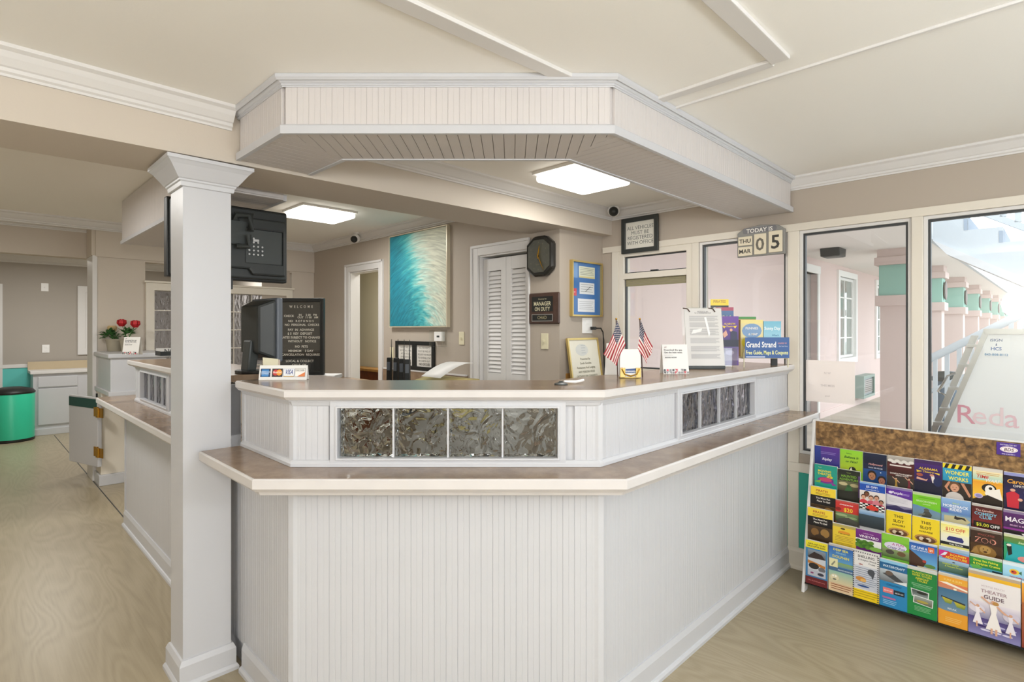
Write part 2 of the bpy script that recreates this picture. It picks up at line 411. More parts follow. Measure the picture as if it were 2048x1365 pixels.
# ---- flat print: coloured shapes and lettering on one sheet (x right, z up, printed side towards -y)
_tx = {}
def text_geo(s, bold):
    k = (s, bold)
    if k not in _tx:
        cu = bpy.data.curves.new('lettering', 'FONT'); cu.body = s; cu.size = 1.0; cu.resolution_u = 2
        cu.offset = 0.018 if bold else 0.0; cu.fill_mode = 'FRONT' if hasattr(cu, 'fill_mode') else cu.fill_mode
        ob = bpy.data.objects.new('lettering', cu); C.objects.link(ob)
        me = bpy.data.meshes.new_from_object(ob)
        vs = [(v.co.x, v.co.y) for v in me.vertices]; fs = [tuple(p.vertices) for p in me.polygons]
        bpy.data.objects.remove(ob); bpy.data.meshes.remove(me); bpy.data.curves.remove(cu)
        xs = [v[0] for v in vs] or [0, 1]
        _tx[k] = (vs, fs, min(xs), max(xs))
    return _tx[k]

class Print:
    def __init__(s, w, h, base=None, step=0.00022):
        s.w, s.h, s.step = w, h, step; s.v = []; s.f = []; s.c = []; s.k = 0
        if base: s.rect(0, 0, 1, 1, base)
    def _put(s, pts, faces, cols):
        n = len(s.v); y = -s.step * s.k; s.k += 1
        s.v += [(p[0], y, p[1]) for p in pts]; s.f += [tuple(i + n for i in f) for f in faces]; s.c += cols
        return s
    def _xy(s, u, v): return (u * s.w, (1 - v) * s.h)
    def rect(s, u0, v0, u1, v1, c, c2=None):
        a = hexc(c); b = hexc(c2) if c2 else a
        return s._put([s._xy(u0, v1), s._xy(u1, v1), s._xy(u1, v0), s._xy(u0, v0)], [(0, 1, 2, 3)], [b, b, a, a])
    def poly(s, pts, c, c2=None):
        a = hexc(c); b = hexc(c2) if c2 else a
        vs = [p[1] for p in pts]; lo, hi = min(vs), max(vs)
        cols = [tuple(a[i] + (b[i] - a[i]) * ((v - lo) / max(1e-6, hi - lo)) for i in range(4)) for v in vs]
        return s._put([s._xy(*p) for p in pts], [tuple(range(len(pts)))[::-1]], cols)
    def ell(s, u, v, ru, rv, c, c2=None, n=14):
        return s.poly([(u + ru * math.cos(2 * math.pi * i / n), v + rv * math.sin(2 * math.pi * i / n)) for i in range(n)], c, c2)
    def text(s, t, u, v, cap, c, bold=True, fit=None, align='C', slant=0.0, rise=0.0):
        """cap height in metres, baseline centre at (u, v); fit = greatest width as share of the sheet"""
        vs, fs, x0, x1 = text_geo(t, bold); k = cap / 0.72
        kx = k
        if fit and (x1 - x0) * k > fit * s.w: kx = fit * s.w / (x1 - x0)
        X, Z = s._xy(u, v); wd = (x1 - x0) * kx
        ox = X - (wd / 2 if align == 'C' else 0 if align == 'L' else wd)
        col = hexc(c)
        pts = [(ox + (a - x0) * kx + slant * b * k, Z + b * k + rise * (a - x0) * kx) for a, b in vs]
        return s._put(pts, fs, [col] * len(pts))
    def lines(s, u0, v0, u1, n, dv, c, hgt=0.35):
        for i in range(n):
            e = u1 - (0.12 if i % 3 == 2 else 0.03 * (i % 2)) * (u1 - u0)
            s.rect(u0, v0 + i * dv, e, v0 + i * dv + dv * hgt, c); s.k -= 1
        s.k += 1
        return s
    def build(s, name, parent=None, loc=(0, 0, 0), rot=0.0, m='print'):
        me = bpy.data.meshes.new(name); me.from_pydata(s.v, [], s.f)
        at = me.color_attributes.new('Col', 'FLOAT_COLOR', 'POINT')
        at.data.foreach_set('color', [x for c in s.c for x in c])
        me.materials.append(M[m])
        o = bpy.data.objects.new(name, me); C.objects.link(o); o.location = loc; o.rotation_euler = (0, 0, rot)
        if parent is not None: o.parent = parent
        return o

# ------------------------------------------------------------------ room shell (plan axes: a along the window wall, b towards it)
cW, cK, cB, cA, cG = 3.557, 3.0335, 6.47, 6.788, 10.147   # window wall, clock wall, glass-block wall, opening wall, grey kitchen wall
aC = -2.55                                                 # the short wall under the beam end
ZC, ZB = 2.352, 2.46                                       # lobby and office ceilings
def aw(px): return onp(NEG, cW, px, HY)[0]
def ak(px): return onp(NEG, cK, px, HY)[0]
def ab(px, c=cB): return onp(POS, c, px, HY)[0]

def slab(name, m, rects, rot=NEG, loc=(0, 0, 0), kind=True, parent=None):
    mb = MB()
    for r in rects: mb.box(*r)
    o = mb.build(name, m, parent, loc, rot)
    if kind: tag(o, kind='structure')
    return o
slab('floor', 'floor', [(-10.3, 1.62, -1.7, 3.56, -0.12, 0.0), (-10.3, -2.6, 3.56, 6.2, -0.12, 0.0)])
slab('ceiling', 'ceil', [(-2.62, 1.62, -1.7, 3.6, ZC, ZC + 0.12), (-10.3, -2.62, -1.7, 3.6, ZB, ZB + 0.12), (-10.3, -2.72, 3.6, 6.2, ZB - 0.06, ZB + 0.12)])
slab('wall_left', 'beige', [(-10.3, 1.62, -1.72, -1.6, 0, 2.6)])
# floor seam strip running on from the counter face
tag(MB().box(-9.6, -4.84, -0.004, 0.004, 0.0, 0.0012).build('trim_8', 'gasket', None, wp(NEG, 0.862, 0), NEG), kind='structure')

# ---- window wall
WX = [aw(1239), aw(1386), aw(1399), aw(1577), aw(1599), aw(1824), aw(1847), 0.95]
ZH, ZS = 2.03, 0.69
rects = [(aC - 0.02, 1.62, 0, 0.13, ZH, ZC + 0.1), (aC - 0.02, WX[0], 0, 0.13, 0, ZH), (WX[0], WX[1], 0, 0.13, 0, 1.10), (WX[1], WX[2], 0, 0.13, 0, ZH),
         (WX[2], 1.62, 0.0, 0.13, 0, ZS - 0.06), (WX[3], WX[4], 0.02, 0.13, 0, ZH), (WX[5], WX[6], 0.02, 0.13, 0, ZH), (WX[7], 1.62, 0, 0.13, 0, ZH)]
slab('wall_right', 'beige2', rects, NEG, wp(NEG, cW, 0))
wains = MB().box(-1.4, 1.6, -0.012, 0.0, 0.0, 0.60).build('wainscot', 'teal', bpy.data.objects['wall_right'])
tr = struct('trim_1', wp(NEG, cW, 0), NEG)       # head, posts and sill boards of the window wall
MB().box(aC + 0.01, 1.6, -0.014, 0.004, ZH, ZH + 0.045).build('head_board', 'cream', tr, bevel=0.003)
for i, (x0, x1) in enumerate(((WX[0] - 0.06, WX[0]), (WX[1], WX[2]), (WX[3], WX[4]), (WX[5], WX[6]), (WX[7], WX[7] + 0.09))):
    MB().box(x0, x1, -0.016, 0.03, 0.02 if i == 2 else ZS - 0.055, ZH).build('post', 'cream', tr, bevel=0.003)
MB().box(WX[3], 1.6, -0.022, 0.03, ZS - 0.11, ZS - 0.055).build('sill_board', 'cream', tr, bevel=0.004)
MB().box(WX[4], WX[5], -0.004, 0.06, ZS - 0.055, ZS).build('sill_board', 'beige2', tr, bevel=0.004)
MB().box(WX[6], WX[7], -0.004, 0.06, ZS - 0.055, ZS).build('sill_board', 'beige2', tr, bevel=0.004)
def base_profile(h=0.115, t=0.014): return [(0, 0), (t + 0.012, 0), (t + 0.012, 0.014), (t + 0.006, 0.022), (t, 0.024), (t, h - 0.022), (t - 0.006, h - 0.006), (t - 0.008, h), (0, h)]
def crown_profile(z, h, d): return [(0, z), (d, z), (d, z - 0.012), (d * 0.78, z - 0.02), (d * 0.62, z - h * 0.42), (d * 0.36, z - h * 0.66), (d * 0.25, z - h * 0.7), (d * 0.25, z - h * 0.84), (d * 0.12, z - h * 0.9), (d * 0.12, z - h), (0, z - h)]
def pab(a, b): r, w_ = rt(NEG); v = r * a + w_ * b; return (v.x, v.y)     # (a, b) -> world plan point
def swept(name, m, poly, prof, parent=None, kind=None, smooth=False):
    o = MB().sweep(poly, prof).build(name, m, parent, smooth=smooth)
    if kind: tag(o, kind='structure')
    return o
swept('baseboard_right', 'cream', [pab(-1.17, cW - 0.012), pab(1.6, cW - 0.012)], base_profile(0.125), kind=1)
swept('trim_2', 'white2', [pab(aC, cW), pab(1.6, cW)], crown_profile(ZC, 0.075, 0.06), kind=1)

def window(n, rot, c, x0, x1, z0, z1, fr=0.018, m='white2', y0=0.0, gask=True):
    s = struct('window_%d' % n, wp(rot, c, (x0 + x1) / 2, z0), rot); hw = (x1 - x0) / 2; h = z1 - z0
    MB().frame(-hw, hw, 0, h, fr, y0, y0 + 0.07).build('window_frame', m, s, bevel=0.002, seg=1)
    if gask: MB().frame(-hw + fr, hw - fr, fr, h - fr, 0.011, y0 + 0.012, y0 + 0.04).build('gasket', 'gasket', s)
    MB().box(-hw + fr, hw - fr, y0 + 0.03, y0 + 0.036, fr, h - fr).build('pane', 'glass', s)
    return s
window(2, NEG, cW, WX[2], WX[3], ZS, ZH)
window(3, NEG, cW, WX[4], WX[5], ZS, ZH)
window(4, NEG, cW, WX[6], WX[7], ZS, ZH)
# service window: cream frame, transom pane, sliding pane and rolled shade
s1 = struct('window_1', wp(NEG, cW, (WX[0] + WX[1]) / 2, 1.10), NEG); hw = (WX[1] - WX[0]) / 2; hh = ZH - 1.10
MB().frame(-hw, hw, 0, hh, 0.045, -0.012, 0.08).build('window_frame', 'cream', s1, bevel=0.003, seg=1)
zt = onp(NEG, cW, 1310, 549)[1] - 1.10
MB().box(-hw + 0.04, hw - 0.04, -0.016, 0.07, zt - 0.022, zt + 0.022).build('transom_bar', 'cream', s1, bevel=0.003)
MB().frame(-hw + 0.045, hw - 0.045, zt + 0.022, hh - 0.045, 0.008, 0.01, 0.03).build('gasket', 'gasket', s1)
MB().frame(-hw + 0.045, hw - 0.045, 0.045, zt - 0.022, 0.010, 0.01, 0.03).build('gasket', 'gasket', s1)
MB().box(-hw + 0.045, hw - 0.045, 0.022, 0.027, zt + 0.02, hh - 0.045).build('pane', 'glass', s1)
MB().box(-hw + 0.045, hw - 0.045, 0.022, 0.027, 0.045, zt - 0.02).build('pane', 'glass', s1)
MB().box(-0.03, 0.03, -0.004, 0.012, zt + 0.026, zt + 0.036).build('latch', 'dark', s1)
sh = MB()
for i in range(3): sh.box(-hw + 0.056, hw - 0.056, 0.003 + 0.002 * i, 0.016, zt - 0.04 - 0.018 * i, zt - 0.0235 - 0.018 * i)
sh.build('roller_shade', mat('olive_shade', '#8d8668', 0.7), s1)

# ---- short wall under the beam end, clock wall with two doorways
slab('wall_partition', 'beige2', [(cK * 0, 0.535, 0, 0.10, 0, ZB)], POS, wp(POS, -aC, cK))
KD = [ak(700), ak(759)]; KB = [ak(958), ak(1058)]
zD = onp(NEG, cK, 730, 541)[1]; zBf = onp(NEG, cK, 1010, 505)[1]
slab('wall_back', 'beige2', [(-cB - 0.1, KD[0], 0, 0.11, 0, ZB), (KD[0], KD[1], 0, 0.11, zD, ZB), (KD[1], KB[0], 0, 0.11, 0, ZB), (KB[0], KB[1], 0, 0.11, zBf, ZB), (KB[1], aC - 0.1, 0, 0.11, 0, ZB)], NEG, wp(NEG, cK, 0))
swept('trim_3', 'white2', [pab(-cB, cK), pab(aC - 0.35, cK)], crown_profile(ZB, 0.085, 0.075), kind=1)
def casing(n, x0, x1, z1, wd=0.085, wr=None):
    s = struct('trim_%d' % n, wp(NEG, cK, (x0 + x1) / 2, 0), NEG); hw = (x1 - x0) / 2
    wr = wd if wr is None else wr
    for sx in (-1, 1):
        p, q_ = (hw, hw + wr) if sx > 0 else (-hw - wd, -hw)
        mb = MB().box(p, q_, -0.016, 0.0, 0, z1 + wd)
        if q_ - p > 0.05: mb.box(q_ - 0.022 if sx > 0 else p, q_ if sx > 0 else p + 0.022, -0.026, -0.016, 0, z1 + wd)
        mb.build('casing', 'white2', s, bevel=0.002, seg=1)
        MB().box((hw - 0.012) if sx > 0 else -hw, hw if sx > 0 else -hw + 0.012, 0.0, 0.115, 0, z1).build('jamb', 'white2', s)
    MB().box(-hw, hw, -0.016, 0.0, z1, z1 + wd).box(-hw - wd, hw + wr, -0.026, -0.0165, z1 + wd - 0.022, z1 + wd).build('head_casing', 'white2', s, bevel=0.002, seg=1)
    MB().box(-hw, hw, 0.0, 0.115, z1 - 0.012, z1).build('head_jamb', 'white2', s)
casing(4, KD[0], KD[1], zD); casing(5, KB[0], KB[1], zBf, 0.085, 0.014)
# louvred bifold door, two leaves
dr = struct('door_1', wp(NEG, cK, (KB[0] + KB[1]) / 2, 0), NEG); hwB = (KB[1] - KB[0]) / 2 - 0.014
slatm = None
for k in range(2):
    x0 = -hwB + k * hwB + 0.002; x1 = x0 + hwB - 0.004; zt_ = zBf - 0.03
    lf = MB(); st_ = 0.055
    for (p, q) in ((x0, x0 + st_), (x1 - st_, x1)): lf.box(p, q, 0.035, 0.065, 0.02, zt_)
    for (p, q) in ((0.02, 0.20), (0.98, 1.08), (zt_ - 0.10, zt_)): lf.box(x0 + st_, x1 - st_, 0.037, 0.063, p, q)
    leaf = lf.build('door_leaf', 'white2', dr)
    zs = [1.085 + 0.033 * i for i in range(int((zt_ - 0.10 - 1.085) / 0.033))] + [0.21 + 0.033 * i for i in range(23)]
    for z in zs:
        if slatm is None:
            so = MB().prism_x([(0.038, 0.0), (0.044, -0.002), (0.062, 0.034), (0.056, 0.036)], 0, x1 - x0 - 2 * st_).build('slat', 'white2', leaf, (x0 + st_, 0, z)); slatm = so
        else:
            dup(slatm, leaf, (x0 + st_, 0, z))
# hallway behind the open doorway
slab('wall_hallway', mat('hall_wall_paint', '#d3ceb6', 0.8), [(-8.3, -2.8, 1.0, 1.08, 0, ZB), (-8.38, -8.3, 0.11, 1.0, 0, ZB), (KD[1] + 0.75, KD[1] + 0.83, 0.11, 1.0, 0, ZB)], NEG, wp(NEG, cK, 0))
t = thing('wooden_headboard', 'reddish brown wooden bench low in the hallway behind the open doorway', 'bench', wp(NEG, cK + 0.80, (KD[0] + KD[1]) / 2 * 1.264, 0), NEG)
t.name = 'hallway_bench'
MB().box(-0.55, 0.55, -0.05, 0.17, 0.875, 0.91).build('top_board', 'woodlight', t, bevel=0.006)
MB().box(-0.55, 0.55, 0.0, 0.03, 0.0, 0.875).box(-0.55, -0.52, 0.03, 0.16, 0, 0.875).box(0.52, 0.55, 0.03, 0.16, 0, 0.875).build('front_panel', 'wood', t, bevel=0.004)

# ---- glass-block wall and the wall with the opening to the grey kitchen
XB0 = ab(191); XBc = cK                                    # along b
gx0, gx1 = ab(308), ab(571)                                # glass block field
gz1 = onp(POS, cB, 560, 592)[1]; gz0 = gz1 - 5 * 0.2
zo = onp(POS, cB, 320, 527)[1]
ox0, ox1 = ab(308), ab(571)
fw = 0.075
wb = slab('wall_front', 'beige', [(XB0, gx0 - fw, 0, 0.12, 0, ZB), (gx1 + fw, XBc + 0.05, 0, 0.12, 0, ZB), (gx0 - fw, gx1 + fw, 0, 0.12, zo, ZB), (gx0 - fw, gx1 + fw, 0, 0.12, 0, gz0)], POS, wp(POS, cB, 0))
wb.name = 'wall_glass_block'
MB().box(XB0, XBc, -0.014, 0.0, zo + 0.02, ZB).build('header_panel', 'beige', wb)
MB().box(XBc - 0.62, XBc - 0.30, -0.006, 0.0, 0, zo + 0.02).build('panel', 'beige2', wb)
swept('trim_6', 'white2', [pab(-cB + 0.014, -0.2), pab(-cB + 0.014, cK)][::1], crown_profile(ZB, 0.085, 0.075), kind=1)
gb = struct('window_5', wp(POS, cB, (gx0 + gx1) / 2, gz0), POS); hg = (gx1 - gx0) / 2
MB().frame(-hg - fw, hg + fw, -fw, gz1 - gz0 + fw, fw, -0.03, 0.13).build('window_frame', 'cream', gb, bevel=0.004)
MB().box(-hg - fw - 0.015, hg + fw + 0.015, -0.045, 0.14, gz1 - gz0 + fw, gz1 - gz0 + fw + 0.02).build('cap_board', 'cream', gb, bevel=0.004)
nb = 7; bw = 2 * hg / nb
blk = MB().box(0.004, bw - 0.004, 0.01, 0.09, 0.004, 0.196).build('glass_block', 'block2', gb, (-hg, 0, 0), bevel=0.006)
for i in range(nb):
    for j in range(5):
        if i or j: dup(blk, gb, (-hg + i * bw, 0, j * 0.2))
gr = MB()
for i in range(1, nb): gr.box(-hg + i * bw - 0.005, -hg + i * bw + 0.005, 0.012, 0.085, 0, 1.0)
for j in range(1, 5): gr.box(-hg, hg, 0.0125, 0.0845, j * 0.2 - 0.005, j * 0.2 + 0.005)
gr.build('grout_grid', 'cream', gb)

# opening wall: header, white post, left side wall
xa = ab(176, cA)
zoA = onp(POS, cA, 90, 511)[1]
slab('wall_opening', 'beige', [(-1.9, xa, 0, 0.14, zoA, ZB), (xa + 0.05, XB0 + 0.35, 0, 0.14, 0, ZB)], POS, wp(POS, cA, 0))
swept('trim_7', 'white2', [pab(-cA, -1.6), pab(-cA, 1.1)], crown_profile(ZB, 0.075, 0.07), kind=1)
po = struct('trim_9', wp(POS, cB, XB0 - 0.0, 0), POS)
MB().box(-0.025, 0.012, -0.012, 0.30, 0, zoA).build('post', 'white2', po, bevel=0.003)
MB().box(-0.03, 0.012, 0.0, 0.30, zoA + 0.0005, ZB).build('header_end', 'beige', po)
tag(po, kind='structure')
# grey kitchen beyond
slab('wall_kitchen', 'grey', [(-1.7, 6.2, 0, 0.1, 0, ZB)], POS, wp(POS, cG, 0))
slab('wall_kitchen_side', 'grey', [(-10.2, -6.6, 0, 0.1, 0, ZB)], NEG, wp(NEG, 3.06, 0))
MB().box(-1.6, 1.05, -0.012, 0, 0, 0.90).build('wainscot', 'tealpale', bpy.data.objects['wall_kitchen'])
MB().box(-1.6, 1.05, -0.022, 0, 0.90, 0.95).build('chair_rail', 'white2', bpy.data.objects['wall_kitchen'], bevel=0.004)
swept('trim_10', 'white2', [pab(-cG, -1.6), pab(-cG, 3.0)], crown_profile(ZB, 0.11, 0.09), kind=1)
k0 = ab(-10, cG); k1 = ab(5, cG)
tag(MB().box(k0, k1, -0.02, 0.0, 0, 2.05).build('trim_11', 'white2', None, wp(POS, cG, 0), POS, bevel=0.003), kind='structure')
kx0, kz0 = onp(POS, cG, 155, 710); kx1, kz1 = onp(POS, cG, 196, 574)
sw_ = struct('window_6', wp(POS, cG, (kx0 + kx1) / 2, kz0), POS); q = (kx1 - kx0) / 2; qh = kz1 - kz0
MB().frame(-q, q, 0, qh, 0.09, -0.025, 0.0).build('window_frame', 'white2', sw_, bevel=0.003)
MB().frame(-q + 0.09, q - 0.09, 0.09, qh - 0.09, 0.03, -0.012, 0.0).build('sash', 'white2', sw_, bevel=0.003)
MB().box(-q + 0.12, q - 0.12, -0.004, -0.001, 0.12, qh - 0.12).build('pane', mat('bright_pane', '#dfe6e4', 0.2), sw_)

# ---- beam, front crown
bm_ = MB()
def beam_pt(X, off): return (X, X + off)
fa, fb = (0.80, 0.80 + 3.478), (-3.3, -3.3 + 3.43)
ba, bb = (0.80 - 0.27, 0.80 + 3.478 + 0.27), (-3.3 - 0.27, -3.3 + 3.43 + 0.27)
bm_.add([(fb[0], fb[1], 2.095), (fa[0], fa[1], 2.166), (ba[0], ba[1], 2.166), (bb[0], bb[1], 2.095), (fb[0], fb[1], 2.52), (fa[0], fa[1], 2.52), (ba[0], ba[1], 2.52), (bb[0], bb[1], 2.52)],
        [(0, 3, 2, 1), (4, 5, 6, 7), (0, 1, 5, 4), (1, 2, 6, 5), (2, 3, 7, 6), (3, 0, 4, 7)])
tag(bm_.build('ceiling_beam', 'beige'), kind='structure')
swept('trim_12', 'white2', [fb, (-1.17, -1.17 + 3.455)], crown_profile(ZC, 0.088, 0.07), kind=1)
swept('trim_13', 'white2', [(-0.95, -0.95 + 3.458), (0.78, 0.78 + 3.478)], crown_profile(ZC, 0.075, 0.065), kind=1)
# flat battens on the lobby ceiling
tag(MB().box(-2.2, 0, -0.022, 0.022, -0.014, 0).build('trim_14', 'ceil', None, (0.23, 1.999, ZC), D(42 + 180 - 180), bevel=0.003), kind='structure')
def batten(n, p, q_, wd, th=0.014):
    p = Vector(p); q_ = Vector(q_); d = q_ - p
    tag(MB().box(0, d.length, -wd / 2, wd / 2, -th, 0).build('trim_%d' % n, 'white2', None, (p.x, p.y, ZC), math.atan2(d.y, d.x), bevel=0.003), kind='structure')
bpy.data.objects.remove(bpy.data.objects['trim_14'])
batten(14, (0.245, 2.02), (-0.9, 0.98), 0.06)
batten(15, (0.905, 1.845), (-0.3, 0.64), 0.06)
batten(16, (0.55, 2.20), (0.885, 1.865), 0.045, 0.012)
batten(17, (0.645, 2.275), (3.2, -0.28), 0.012, 0.01)
# front (street) side behind the camera: unseen shopfront with posts and a head, openings sized to limit sky light
slab('wall_shopfront', 'beige', [(-1.6, 3.6, -0.06, 0.06, 2.1, 2.6), (-1.6, 0.6, -0.06, 0.06, 0, 2.1), (0.6, 3.6, -0.06, 0.06, 0, 0.95), (1.75, 1.85, -0.06, 0.06, 0.95, 2.1), (2.9, 3.6, -0.06, 0.06, 0.95, 2.1)], POS, wp(POS, -1.62, 0))

# ------------------------------------------------------------------ soffit above the counter
PITCH = 0.042
_bd = {}
def board(h, parent, loc, rot, m):
    k = (round(h, 4), m)
    if k not in _bd:
        w_ = PITCH - 0.0002
        o = MB().prism([(0, 0.0016), (0.0014, 0), (w_ / 2 - 0.0012, 0), (w_ / 2, 0.0007), (w_ / 2 + 0.0012, 0), (w_ - 0.0014, 0), (w_, 0.0016), (w_, 0.011), (0, 0.011)], 0, h).build('board', m, parent, loc, rot)
        _bd[k] = o; return o
    return dup(_bd[k], parent, loc, rot)
def boards(parent, p, q_, z0, z1, m, skip=None, rot=None):
    p = Vector(p); q_ = Vector(q_); d = q_ - p; n = int(d.length / PITCH); t = d.normalized(); ang = math.atan2(d.y, d.x)
    for i in range(n):
        s0 = i * PITCH + (d.length - n * PITCH) / 2
        if skip and skip(s0, s0 + PITCH): continue
        x = p + t * s0
        board(z1 - z0, parent, (x.x, x.y, z0), ang, m)
def clip(poly, n, c):
    out = []
    for i in range(len(poly)):
        a, b = Vector(poly[i]), Vector(poly[(i + 1) % len(poly)]); da, db = a.dot(n) - c, b.dot(n) - c
        if da >= 0: out.append(tuple(a))
        if (da >= 0) != (db >= 0): out.append(tuple(a + (b - a) * (da / (da - db))))
    return out
def under_boards(parent, outer, inner, i, z, m):
    """boards laid across the underside between outer and inner edges of segment i"""
    quad = [outer[i], outer[i + 1], inner[i + 1], inner[i]]
    t = (Vector(outer[i + 1]) - Vector(outer[i])).normalized()
    s = [Vector(p).dot(t) for p in quad]; x = min(s)
    while x < max(s):
        pl = clip(clip(quad, t, x + 0.0012), -t, -(x + PITCH - 0.0012))
        if len(pl) > 2: MB().prism(pl, z, z + 0.008).build('soffit_board', m, parent)
        x += PITCH
SO = [(-1.145, 2.298), (-0.83, 1.985), (0.365, 1.985), (1.69, 3.315)]
def off(poly, d): return [tuple(offset_pt(poly, i, d)) for i in range(len(poly))]
zs0 = 2.148
sf = thing('soffit', 'white beadboard soffit stepped around above the front counter', 'soffit'); tag(sf, kind='thing')
inn = off(SO, -0.31)
MB().prism(off(SO, -0.012) + off(SO, -0.30)[::-1], zs0 + 0.009, ZC - 0.001).build('core', 'soffit', sf)
for i in range(3):
    boards(sf, SO[i], SO[i + 1], zs0 + 0.02, ZC - 0.02, 'soffit')
    under_boards(sf, off(SO, -0.004), off(SO, -0.303), i, zs0, 'soffit')
MB().sweep(SO, [(-0.004, zs0 - 0.004), (0.012, zs0 - 0.004), (0.012, zs0 + 0.026), (0.004, zs0 + 0.032), (-0.004, zs0 + 0.032)]).build('bottom_molding', 'white', sf)
MB().sweep(SO, crown_profile(ZC - 0.001, 0.036, 0.034)).build('crown_molding', 'white', sf)
MB().sweep(inn, [(0.012, zs0 - 0.004), (0.012, zs0 + 0.03), (-0.006, zs0 + 0.03), (-0.006, zs0 - 0.004)]).build('inner_molding', 'white', sf)
MB().prism([inn[0], off(SO, -0.30)[0]] + off(SO, -0.30)[1:] + inn[1:][::-1], zs0 + 0.02, ZC - 0.001).build('inner_face', 'beige', sf)
# second soffit, beyond the beam
S2 = [(-3.115, 4.375), (-1.415, 2.675)]
s2 = thing('soffit', 'white beadboard soffit beyond the beam, above the far end of the counter', 'soffit'); tag(s2, kind='thing')
z2 = 2.118
MB().prism(off(S2, -0.012) + off(S2, -0.30)[::-1], z2 + 0.009, ZB - 0.001).build('core', 'soffit', s2)
boards(s2, S2[0], S2[1], z2 + 0.02, ZB - 0.005, 'soffit')
under_boards(s2, off(S2, -0.004), off(S2, -0.303), 0, z2, 'soffit')
MB().sweep(S2, [(-0.004, z2 - 0.004), (0.010, z2 - 0.004), (0.010, z2 + 0.022), (-0.004, z2 + 0.022)]).build('bottom_molding', 'white', s2)
MB().sweep(off(S2, -0.31), [(0.012, z2 - 0.004), (0.012, z2 + 0.03), (-0.006, z2 + 0.03), (-0.006, z2 - 0.004)]).build('inner_molding', 'white', s2)

# ------------------------------------------------------------------ column
cl = thing('column', 'square white column with flared capital and stepped base at counter corner', 'column', (-1.318, 2.322, 0)); tag(cl, kind='thing')
q2 = R2
MB().lathe([(0.09 * q2, 0.05), (0.09 * q2, 2.06)], 4).build('shaft', 'white', cl)
MB().lathe([(r * q2, z) for r, z in ((0.095, 2.012), (0.099, 2.014), (0.101, 2.030), (0.106, 2.034), (0.107, 2.040), (0.112, 2.043), (0.124, 2.060), (0.143, 2.088), (0.152, 2.098), (0.156, 2.102), (0.160, 2.104), (0.160, 2.118))], 4).build('capital', 'white', cl)
MB().lathe([(r * q2, z) for r, z in ((0.115, 0.0), (0.115, 0.014), (0.109, 0.024), (0.106, 0.026), (0.106, 0.090), (0.101, 0.102), (0.097, 0.110), (0.088, 0.112))], 4).build('base_molding', 'white', cl)

# ------------------------------------------------------------------ counter
PL, PR = (-0.785, 1.97), (0.31, 1.97)
PW = (0.31 + 1.378, 1.97 + 1.378)                      # at the window wall
bL = 1.185 / R2
P_end = pab(-4.84, bL)
POLY = [P_end, PL, PR, PW]
ct = thing('reception_counter', 'white beadboard reception counter angled around the office with glass block strips', 'counter')
MB().prism(off(POLY, -0.012) + off(POLY, -0.07)[::-1], 0.0, 0.895).build('carcass', 'white', ct)
for i in range(3): boards(ct, POLY[i], POLY[i + 1], 0.10, 0.895, 'white')
for q_ in ([P_end, pab(-2.72, bL)], [pab(-2.43, bL), PL, PR, PW]): MB().sweep(q_, base_profile(0.115)).build('baseboard', 'white', ct)
for p, ang in ((PL, 0), (PR, 0)):
    MB().prism([(p[0] - 0.02, p[1] + 0.002), (p[0], p[1] - 0.004), (p[0] + 0.02, p[1] + 0.002), (p[0] + 0.02, p[1] + 0.02), (p[0] - 0.02, p[1] + 0.02)], 0.116, 0.878).build('corner_board', 'white', ct)
# knee wall between the two worktops
KA, KE = -2.445, -4.48
K1 = [pab(KA, bL), PL, PR, PW]; K2 = [pab(KE, bL), pab(-2.70, bL)]
ZL, ZU = 0.945, 1.2245
def fr_x(rot, c, px): return onp(rot, c, px, HY)[0]
# glass strips: (rot, plane, x0, x1, z0, z1)
gc = (0.0, 1.97, -0.622, 0.162, 0.978, 1.155)
cR = 1.66 / R2
rx0, rx1 = fr_x(POS, cR, 1358), fr_x(POS, cR, 1503)
lx0, lx1 = fr_x(NEG, bL, 286), fr_x(NEG, bL, 336) + 0.03
strips = [gc, (POS, cR, rx0, rx1, 0.982, 1.154), (NEG, bL, lx0, lx1, 0.982, 1.154)]
fwid = 0.030
def skip_for(i):
    def f(s0, s1):
        if i == 1: a0, a1, o = gc[2], gc[3], PL[0]
        elif i == 2: a0, a1, o = rx0, rx1, Vector(PR).dot(rt(POS)[0].xy)
        elif i == 3: a0, a1, o = lx0, lx1, KE
        else: return False
        return s1 + o > a0 - fwid and s0 + o < a1 + fwid
    return f
for i in range(3): boards(ct, K1[i], K1[i + 1], ZL + 0.002, ZU - 0.04, 'white', skip_for(i) if i else None)
boards(ct, K2[0], K2[1], ZL + 0.002, ZU - 0.04, 'white', skip_for(3))
# inner lining of the knee wall, left open behind the glass
def lining(rot, c, x0, x1, g=None):
    mb = MB(); o = wp(rot, c, 0)
    if g is None: mb.box(x0, x1, 0.011, 0.075, 0.89, ZU - 0.041)
    else:
        mb.box(x0, g[2] - fwid, 0.011, 0.075, 0.89, ZU - 0.041).box(g[3] + fwid, x1, 0.011, 0.075, 0.89, ZU - 0.041)
        mb.box(g[2] - fwid, g[3] + fwid, 0.011, 0.075, 0.89, g[4] - fwid).box(g[2] - fwid, g[3] + fwid, 0.011, 0.075, g[5] + 0.004, ZU - 0.041)
    mb.build('lining', 'white', ct, o, rot)
r45 = rt(POS)[0].xy
lining(NEG, bL, KA, Vector(PL).dot(rt(NEG)[0].xy) + 0.012)
lining(0.0, 1.97, PL[0] + 0.012, PR[0] - 0.012, gc)
lining(POS, cR, Vector(PR).dot(r45), Vector(PW).dot(r45), strips[1])
lining(NEG, bL, KE, -2.70, strips[2])
